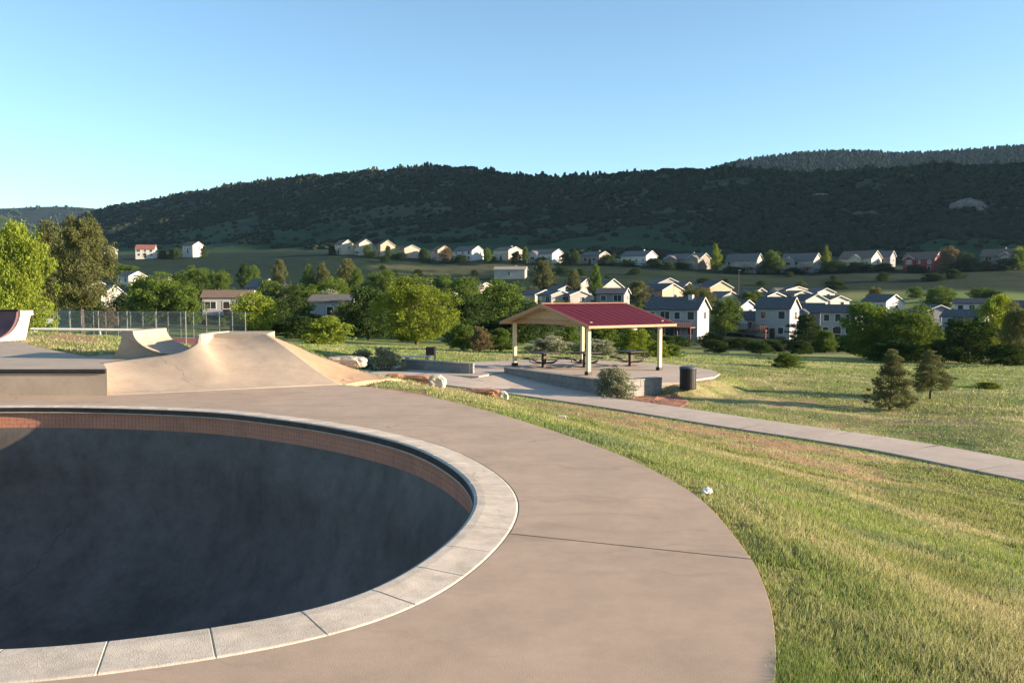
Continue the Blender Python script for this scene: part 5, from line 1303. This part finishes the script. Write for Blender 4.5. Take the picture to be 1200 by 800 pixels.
tree(1022, 356, 66, 84, 'round', 'mid', 'large leafy tree in front of the paired window house', group=G2, cb=0.05)
tree(1066, 360, 74, 80, 'round', 'mid', 'large leafy tree in front of the low blue grey house', group=G2, cb=0.05)
tree(1048, 396, 56, 72, 'bush', 'deep', 'dark undergrowth below the two large leafy trees', 'shrub', SH)
tree(1136, 372, 60, 72, 'round', 'deep', 'dark green tree beside the pale blue house', group=G2, cb=0.04)
tree(1166, 347, 44, 86, 'round', 'bright', 'bright green tree at the end of the field edge', group=G2, cb=0.06)
tree(1195, 356, 42, 68, 'round', 'olive', 'olive tree with a dark bare base', group=G2, cb=0.1)
tree(1108, 398, 46, 76, 'bush', 'deep', 'dark shrub between the leafy tree and the dark green tree', 'shrub', SH)
tree(1180, 404, 50, 62, 'bush', 'deep', 'dark shrub at the foot of the olive tree', 'shrub', SH)
tree(1235, 350, 60, 72, 'round', 'mid', 'green tree past the olive tree', group=G2)
tree(1073, 336, 18, 225, 'round', 'mid', 'small green tree on the lit meadow beside the white house', group=G3)
tree(1150, 337, 26, 215, 'round', 'mid', 'round tree on the lit meadow above the long dark roof', group=G3)
# lawn
tree(1047, 409, 54, 33.0, 'conifer', 'conif', 'full juniper on the lawn, the larger of two', name='juniper_tree', cb=0.02)
tree(1094, 410, 50, 36.5, 'conifer', 'conif', 'smaller juniper with a bare stem on the lawn', name='juniper_tree', cb=0.16)
tree(922, 414, 36, 53, 'bush', 'mid', 'small leafy bush alone on the far lawn', 'shrub', cb=0.05)
tree(1162, 450, 28, 43, 'bush', 'bright', 'low bright green shrub in the rough grass', 'shrub', cb=0.0)
tree(719, 432, 58, 34.0, 'bush', 'sage', 'pale sage bush against the grey block wall', 'shrub', cb=0.0, asp=0.7)
tree(450, 408, 40, 41.5, 'bush', 'sage', 'dark rounded sage shrub at the end of the free standing wall', 'shrub', cb=0.0)
tree(425, 410, 30, 42.5, 'bush', 'sage', 'smaller shaded sage shrub touching the rounded one', 'shrub', cb=0.0)
# upper row
for (u, v, w, lf, kd, lab) in [(431, 288, 9, 'mid', 'round', 'small tree at the corner of the tall pale cream gable'), (455, 289, 8, 'deep', 'bush', 'dark shrub before the tall tan gable'),
        (523, 291, 14, 'brown', 'round', 'brownish round tree before the tan gable'), (497, 292, 12, 'deep', 'bush', 'dark shrub beside the low peach gable'), (571, 291, 10, 'mid', 'round', 'small tree beside the bright white gable'),
        (605, 295, 14, 'deep', 'bush', 'dark shrub before the cream gable'), (616, 290, 9, 'mid', 'tall', 'upright tree before the long pale front'), (663, 296, 16, 'deep', 'bush', 'dark shrub beside the white winged house'),
        (674, 295, 12, 'deep', 'round', 'dark tree beside the brownish house'), (712, 299, 20, 'deep', 'bush', 'dark thicket before the white edged gable'), (766, 303, 22, 'deep', 'bush', 'dark trees before the long white house'),
        (838, 287, 15, 'bright', 'tall', 'bright slim tree beside the wide brown house'), (905, 294, 22, 'mid', 'round', 'leafy tree between the two grey houses'), (900, 306, 26, 'deep', 'bush', 'dark shrub below the leafy tree of the grey houses'),
        (967, 289, 12, 'bright', 'tall', 'bright tree beside the grey house with a front gable'), (975, 306, 34, 'deep', 'bush', 'dark thicket before the cream house corner'), (1005, 308, 40, 'deep', 'bush', 'dark thicket below the cream house'),
        (1036, 309, 26, 'deep', 'bush', 'dark shrub below the narrow blue grey house'), (1072, 311, 24, 'deep', 'bush', 'dark shrub below the dark red house'), (1110, 290, 24, 'brown', 'round', 'brownish tree beside the dark red house'),
        (1131, 296, 26, 'deep', 'round', 'dark tree next to the brownish one'), (1122, 308, 40, 'deep', 'bush', 'wide dark thicket under the brownish tree'), (1155, 306, 18, 'olive', 'bush', 'olive shrub before the tall windows'),
        (1195, 290, 18, 'bright', 'round', 'bright round tree at the end of the upper row'), (1182, 303, 30, 'deep', 'bush', 'dark shrub beside the tall windowed house'), (390, 290, 10, 'deep', 'bush', 'dark shrub at the end of the upper row'),
        (205, 291, 16, 'deep', 'bush', 'dark shrub between the two lone white houses'), (192, 293, 10, 'deep', 'bush', 'dark shrub next to the red brown roofed house'), (240, 289, 8, 'deep', 'bush', 'dark shrub behind the white house with a low wing'),
        (470, 296, 14, 'deep', 'bush', 'dark shrub between the tan and peach gables'), (540, 299, 18, 'deep', 'bush', 'dark shrub under the long pale blue side'), (635, 302, 20, 'deep', 'bush', 'dark shrub under the long pale front'),
        (735, 305, 20, 'deep', 'bush', 'dark shrub beside the long white house'), (795, 308, 24, 'deep', 'bush', 'dark shrub before the wide brown house'), (860, 313, 24, 'deep', 'bush', 'dark shrub under the dark balcony'), (930, 314, 24, 'deep', 'bush', 'dark shrub under the wooden lower balcony')]:
    dd = np.interp((u - 600) / 1000, row_u, row_d) * 0.955
    tree(u, v, w, float(dd), kd, lf, lab, 'tree' if kd != 'bush' else 'shrub', G4, cb=0.02)

# further look-alike planting among the lower houses and along the dark field edge
rp = random.Random(21)
import re as _re
def nick(u, d, lo):
    hsel = [a for a, _k in H_ if (a[10] == LO) == lo]; a = min(hsel, key=lambda a: abs(a[0] - a[4] * 0.4 - u) + 0.25 * abs(a[6] - d))
    return ' '.join(_re.split(r' (?:with|behind|beside|before|between|among|alone|at|standing|in|seen|above|rising|partly|peeping|showing|half|tucked|just|overlapping|under|cut|dug|of|over|peeking|wedged|squeezed|below|standing|tall|overlapping|above) ', ' ' + a[11])[0].replace(',', '').split())
for k in range(46):
    u = rp.uniform(300, 1190); d = rp.choice((rp.uniform(150, 200), rp.uniform(185, 285)))
    q = P(u, 345, d); zg_ = Hg(q.x, q.y); h_ = rp.uniform(2.2, 5.5); vt = 345 - (zg_ + h_ - 1.6) / d * 1000
    if any(abs(u - (a[0] - a[4] * 0.3)) < a[4] * 0.8 + a[5] and d < a[6] + 12 and vt < a[1] - (a[1] - a[2]) * 0.3 and d > a[6] - 60 for a, _k in H_): h_ *= 0.5; vt = 345 - (zg_ + h_ - 1.6) / d * 1000
    lf = rp.choice(('mid', 'deep', 'deep', 'olive'))
    tree(u, vt, h_ / d * 1000 * rp.uniform(0.8, 1.3), d, 'round' if h_ > 3 else 'bush', lf, {'mid': 'green', 'deep': 'dark', 'olive': 'olive'}[lf] + (' leafy' if h_ > 3 else ' low') + ' garden tree near the ' + nick(u, d, True), 'tree', 'garden trees of the lower neighbourhood')
for k in range(20):
    u = 205 + 13.5 * k + rp.uniform(-5, 5); d = rp.uniform(112, 168); q = P(u, 345, d); zg_ = Hg(q.x, q.y); h_ = rp.uniform(3.6, 6.4)
    if 222 < u < 306: h_ *= 0.22; d = rp.uniform(112, 140); q = P(u, 345, d); zg_ = Hg(q.x, q.y)
    lf = rp.choice(('mid', 'deep', 'mid', 'olive'))
    tree(u, 345 - (zg_ + h_ - 1.6) / d * 1000, h_ / d * 1000 * rp.uniform(0.75, 1.15), d, 'round', lf, {'mid': 'green', 'deep': 'dark', 'olive': 'olive'}[lf] + ' tree of the dense belt near the ' + nick(u, d, True), 'tree', 'dense tree belt behind the court and field')
for k in range(34):
    u = rp.uniform(815, 1010) if k < 16 else rp.choice((rp.uniform(300, 380), rp.uniform(395, 560), rp.uniform(560, 800)))
    d = rp.uniform(92, 122); q = P(u, 345, d); zg_ = Hg(q.x, q.y); h_ = rp.uniform(0.8, 1.7) if k < 16 else rp.uniform(1.6, 3.2)
    tree(u, 345 - (zg_ + h_ - 1.6) / d * 1000, h_ / d * 1000 * rp.uniform(1.3, 2.0), d, 'bush', 'deep', ('wide' if h_ > (1.2 if k < 16 else 2.4) else 'low') + ' dark thicket shrub at the field edge below the ' + nick(u, 150, True), 'shrub', 'dark thicket along the field edge')
for k in range(30):
    u = rp.uniform(430, 1190); f_ = rp.uniform(0.78, 0.985); d = float(np.interp((u - 600) / 1000, row_u, row_d)) * f_
    q = P(u, 345, d); zg_ = Hg(q.x, q.y); h_ = rp.uniform(1.2, 3.0)
    tree(u, 345 - (zg_ + h_ - 1.6) / d * 1000, h_ / d * 1000 * rp.uniform(1.4, 2.4), d, 'bush', 'deep', ('tall' if h_ > 2.1 else 'low') + ' dark bush on the pasture slope below the ' + nick(u, d, False), 'shrub', 'bushes on the pasture slope')
# lamp post by the lower houses
lp = P(865.5, 345, 215); lo = empty('lamp_post', (lp.x, lp.y, Hg(lp.x, lp.y))); tag(lo, 'slim grey lamp post standing above the broad tan gable', 'lamp post')
hh = zat(317, 215) - lo.location.z
MB().tube([(0, 0, -0.3), (0, 0, hh * 0.5), (0, 0, hh)], [0.09, 0.07, 0.055], 8).build('pole', M['steel'], lo)
MB().box(-0.08, 0.55, -0.08, 0.08, hh + 0.002, hh + 0.12).build('lamp_head', M['galv'], lo)

# ------------------------------------------------------------------ scrub on the ridge (uncountable)
def ico():
    bm = bmesh.new(); bmesh.ops.create_icosphere(bm, subdivisions=1, radius=1.0)
    v = np.array([q.co[:] for q in bm.verts]); f = np.array([[q.index for q in p.verts] for p in bm.faces]); bm.free(); return v, f
IV, IF = ico()
def low_ico():
    t = (1 + 5 ** 0.5) / 2; v = np.array([(-1,t,0),(1,t,0),(-1,-t,0),(1,-t,0),(0,-1,t),(0,1,t),(0,-1,-t),(0,1,-t),(t,0,-1),(t,0,1),(-t,0,-1),(-t,0,1)], float); v /= np.linalg.norm(v[0])
    f = np.array([(0,11,5),(0,5,1),(0,1,7),(0,7,10),(0,10,11),(1,5,9),(5,11,4),(11,10,2),(10,7,6),(7,1,8),(3,9,4),(3,4,2),(3,2,6),(3,6,8),(3,8,9),(4,9,5),(2,4,11),(6,2,10),(8,6,7),(9,8,1)]); return v, f
LV, LF = low_ico()
def blobs(P0, sx, sz, r, V0, F0, jit=0.3):
    n = len(P0); k = len(V0)
    v = V0[None] * (1 + r.uniform(-jit, jit, (n, k, 1))) * np.stack([sx * r.uniform(0.8, 1.2, n), sx * r.uniform(0.8, 1.2, n), sz], -1)[:, None]
    a = r.uniform(0, 6.28, n); c, s = np.cos(a)[:, None], np.sin(a)[:, None]
    x, y = v[:, :, 0] * c - v[:, :, 1] * s, v[:, :, 0] * s + v[:, :, 1] * c
    V = np.stack([x, y, v[:, :, 2]], -1) + P0[:, None]
    Fq = F0[None] + (np.arange(n) * k)[:, None, None]
    return V.reshape(-1, 3), Fq.reshape(-1, 3)
r = np.random.default_rng(77)
def hill_scatter(n, X, D, Z, accept):
    nt_, nh_ = X.shape
    i = r.uniform(0, nt_ - 1.001, n); j = r.uniform(0, nh_ - 1.001, n)
    i0, j0 = i.astype(int), j.astype(int); fi, fj = i - i0, j - j0
    def bl(A): return A[i0, j0]*(1-fi)*(1-fj) + A[i0+1, j0]*fi*(1-fj) + A[i0, j0+1]*(1-fi)*fj + A[i0+1, j0+1]*fi*fj
    x, y, z = bl(X), bl(D), bl(Z); ok = accept(i / (nt_ - 1), x, y)
    return np.stack([x, y, z], -1)[ok]
def acc_scrub(t, x, y):
    tl = t * 1.5; al = x * 0.82 - y * 0.57; n = 0.62 * fbm(al * 0.014, tl * 9.0, 0, 201, 4) + 0.38 * fbm(x * 0.03, y * 0.03, 0, 205, 3); u = x / y
    lim = 0.66 - 0.19 * sstep(0.32, 0.62, tl) + 0.14 * (1 - sstep(0.02, 0.2, tl))
    return ((n + r.uniform(-0.12, 0.12, len(t)) > lim) | (r.uniform(0, 1, len(t)) < 0.10 * sstep(0.2, 0.5, tl))) & (tl < 1.06) & (u > -0.7) & (u < 0.8)
pts = hill_scatter(105000, X, D, Z, acc_scrub)[:38000]
sz = r.uniform(0.9, 2.2, len(pts)) * (0.7 + 0.6 * fbm(pts[:, 0] * 0.03, pts[:, 1] * 0.03, 0, 211, 2))
V, Fq = blobs(pts + np.array([0, 0, 0.5]), sz * 1.35, sz, r, LV, LF)
me = mesh_np('scrub', V, Fq); o = link('scrub', me, leafmat('scrub_oak', (0.010, 0.016, 0.009), (0.03, 0.037, 0.02), 0.0, 0.0, 0.08))
tag(o, 'dark scrub oak and juniper covering the long ridge', 'scrub', kind='stuff')
def acc_crest(t, x, y):
    tl = t * 1.5; n = fbm(x * 0.015, y * 0.015, 0, 221, 3)
    return (tl > 0.90) & (tl < 1.05) & (n + r.uniform(-0.2, 0.2, len(t)) > 0.5) & (np.abs(x / y) < 0.8)
pts = hill_scatter(30000, X, D, Z, acc_crest)[:1500]
sz = r.uniform(1.0, 2.4, len(pts))
V, Fq = blobs(pts + np.array([0, 0, 1.0]), sz * 0.75, sz * 1.6, r, LV, LF, 0.35)
o = link('crest_trees', mesh_np('crest_trees', V, Fq), leafmat('crest_pine', (0.018, 0.026, 0.014), (0.045, 0.052, 0.027), 0.0, 0.0, 0.1)); tag(o, 'small dark pines dotted along the skyline of the ridge', 'trees', kind='stuff')
FF = leafmat('far_pine', (0.010, 0.017, 0.011), (0.026, 0.036, 0.021), 0.0, 0.0, 0.05)
pts = hill_scatter(60000, *FH1, lambda t, x, y: (t * 1.4 < 1.04) & (t > 0.48) & (x / y > 0.1) & (x / y < 0.75) & (fbm(x * 0.01, y * 0.01, 0, 231, 3) + r.uniform(-0.1, 0.1, len(t)) > 0.12))[:17000]
sz = r.uniform(2.0, 4.5, len(pts))
V, Fq = blobs(pts + np.array([0, 0, 2.5]), sz * 0.7, sz * 1.5, r, LV, LF)
o = link('far_forest', mesh_np('far_forest', V, Fq), FF); tag(o, 'pine forest on the higher mountain beyond the ridge', 'forest', kind='stuff')
pts = hill_scatter(9000, *FH2, lambda t, x, y: (t * 1.4 < 1.03) & (x / y > -0.75) & (x / y < -0.3) & (fbm(x * 0.008, y * 0.008, 0, 241, 3) + r.uniform(-0.1, 0.1, len(t)) > 0.48))[:3000]
sz = r.uniform(3, 6.0, len(pts)); V, Fq = blobs(pts + np.array([0, 0, 2.5]), sz, sz * 1.0, r, LV, LF)
o = link('far_forest', mesh_np('far_forest', V, Fq), FF); tag(o, 'scattered pines on the low distant blue hill', 'forest', kind='stuff')
# pale cliff on the ridge
M['cliff'] = plain('weathered_cliff', (0.17, 0.145, 0.125), 0.95, 0.45, 0.35, bump=1.0, bscale=0.8)
def outcrop(u, v, d, w, h, seed, label):
    bm = bmesh.new(); bmesh.ops.create_icosphere(bm, subdivisions=4, radius=1.0); co = np.array([q.co[:] for q in bm.verts])
    s = np.abs(co) ** 0.7 * np.sign(co); kk = 1 + (fbm(co[:, 0]*2 + seed, co[:, 1]*2, co[:, 2]*2, seed, 5) - 0.5) * 1.1
    s = s * kk[:, None] * np.array([w / 2, w * 0.22, h / 2])
    for q, c in zip(bm.verts, s): q.co = c
    me = bpy.data.meshes.new('rock_outcrop'); bm.to_mesh(me); bm.free()
    # set it into the slope where the sight line meets the ridge
    uu = (u - 600) / 1000; j = int(np.argmin(np.abs(hu - uu))); vv = 345 - (Z[:, j] - 1.6) / D[:, j] * 1000
    i = int(np.argmin(np.abs(vv[:int(NT/1.5)] - v))); o = link('rock_outcrop', me, M['cliff']); o.location = (X[i, j], D[i, j], Z[i, j]); o.rotation_euler = (-0.35, 0, math.radians(-35)); tag(o, label, 'rock'); return o
outcrop(1132, 244, 0, 17, 9, 3, 'pale bare cliff patch on the dark ridge above the dark red house')
outcrop(960, 232, 0, 12, 4, 8, 'narrow brownish ledge high on the dark ridge')

# ------------------------------------------------------------------ grass blades
gm, nt, out = newmat('grass_blade'); L = nt.links.new
at = N(nt, 'ShaderNodeVertexColor'); at.layer_name = 'tint'
d_ = N(nt, 'ShaderNodeBsdfDiffuse'); t_ = N(nt, 'ShaderNodeBsdfTranslucent'); L(at.outputs[0], d_.inputs[0]); L(at.outputs[0], t_.inputs[0])
mx = N(nt, 'ShaderNodeMixShader'); mx.inputs[0].default_value = 0.4; L(d_.outputs[0], mx.inputs[1]); L(t_.outputs[0], mx.inputs[2]); L(mx.outputs[0], out.inputs[0])
def blades(n, a0, a1, d0, d1, hmin, hmax, label, name, seed, keepfn=None):
    r = np.random.default_rng(seed)
    az = r.uniform(a0, a1, n); d = np.exp(r.uniform(math.log(d0), math.log(d1), n)); x = d * np.tan(az); y = d
    ok = ~inside(x, y, skate_all) & ~inside(x, y, patio)
    pd, _, side = seg_dist(x, y, PATH); ok &= pd > 1.10 + r.uniform(-0.03, 0.06, n)
    ok &= ~inside(x, y, [(p.x, p.y) for p in mz])
    ap_poly = [(T1.x, T1.y), (B1.x, B1.y), (E2.x, E2.y), (E1.x, E1.y)]; ok &= ~inside(x, y, ap_poly)
    x, y, side, pd = x[ok], y[ok], side[ok], pd[ok]
    cv = cover(x, y); ok = r.uniform(0, 1, len(x)) > cv[:, 1] * 0.85
    if keepfn is not None: ok &= keepfn(x, y)
    x, y, cv, side, pd = x[ok], y[ok], cv[ok], side[ok], pd[ok]; n = len(x)
    z = Hh(x, y); d = np.hypot(x, y)
    clump = fbm(x * 2.2, y * 2.2, 0, 301, 3); big = fbm(x * 0.5, y * 0.5, 0, 307, 3)
    de, _, _ = seg_dist(x, y, edge)
    h = (hmin + (hmax - hmin) * r.uniform(0, 1, n) ** 1.6) * (0.45 + 1.1 * clump) * (0.7 + 0.6 * big)
    h *= 1 - 0.35 * (1 - sstep(0.0, 0.8, de)); h *= np.where((side > 0) & (pd > 9), 1.5, 1.0)
    h *= 1 - 0.3 * cv[:, 0]
    w = (0.0017 + 0.0005 * d) * r.uniform(0.7, 1.3, n)
    a = r.uniform(0, 6.28, n); lean = r.uniform(0.1, 0.9, n) * h; la = r.uniform(0, 6.28, n)
    B = np.stack([x, y, z - 0.012], -1); wv = np.stack([np.cos(a) * w, np.sin(a) * w, 0*a], -1)
    tip = B + np.stack([np.cos(la) * lean, np.sin(la) * lean, h + 0.012], -1)
    V = np.stack([B - wv, B + wv, tip], 1).reshape(-1, 3)
    me = mesh_np(name, V, np.arange(3 * n).reshape(-1, 3))
    green = np.array([0.205, 0.235, 0.075]); straw = np.array([0.44, 0.385, 0.215]); lush = np.array([0.20, 0.275, 0.07]); blue = np.array([0.14, 0.19, 0.105])
    c = green + (lush - green) * cv[:, 2:3]; bn = sstep(0.55, 0.7, fbm(x * 0.8, y * 0.8, 0, 311, 3))[:, None]; c = c + (blue - c) * bn * 0.6
    dryp = np.clip(cv[:, 0:1] * 0.8 + (r.uniform(0, 1, (n, 1)) < 0.18) * 0.7, 0, 1); c = c + (straw - c) * dryp
    c = c * r.uniform(0.65, 1.35, (n, 1))
    set_col(me, 'tint', np.repeat(c, 3, 0))
    o = link(name, me, gm); tag(o, label, 'grass', kind='stuff'); return o
blades(520000, -0.10, 0.66, 3.0, 20, 0.03, 0.078, 'mown patchy grass beside the skate deck and above the footpath', 'lawn_grass', 501)
blades(260000, -0.62, 0.66, 15, 75, 0.03, 0.075, 'rougher grass beyond the footpath and round the shelter', 'field_grass', 502)

blades(420000, 0.10, 0.36, 3.0, 16, 0.035, 0.085, 'longer ragged grass tufts along the edge of the skate deck', 'edge_grass', 503,
       lambda x, y: (seg_dist(x, y, edge)[0] < 0.30) & (fbm(x * 2.6, y * 2.6, 0, 401, 3) > 0.5))
# ------------------------------------------------------------------ evening haze in the valley air
hm, nt, out = newmat('haze_air'); pv = N(nt, 'ShaderNodeVolumePrincipled'); pv.inputs['Color'].default_value = (0.42, 0.68, 1.0, 1); pv.inputs['Density'].default_value = 0.000045; pv.inputs['Anisotropy'].default_value = 0.2
nt.links.new(pv.outputs[0], out.inputs['Volume'])
o = MB().box(-3600, 3600, -2700, 3600, -40, 420).build('haze', hm); tag(o, 'thin bluish evening haze over the valley', 'haze', kind='stuff')
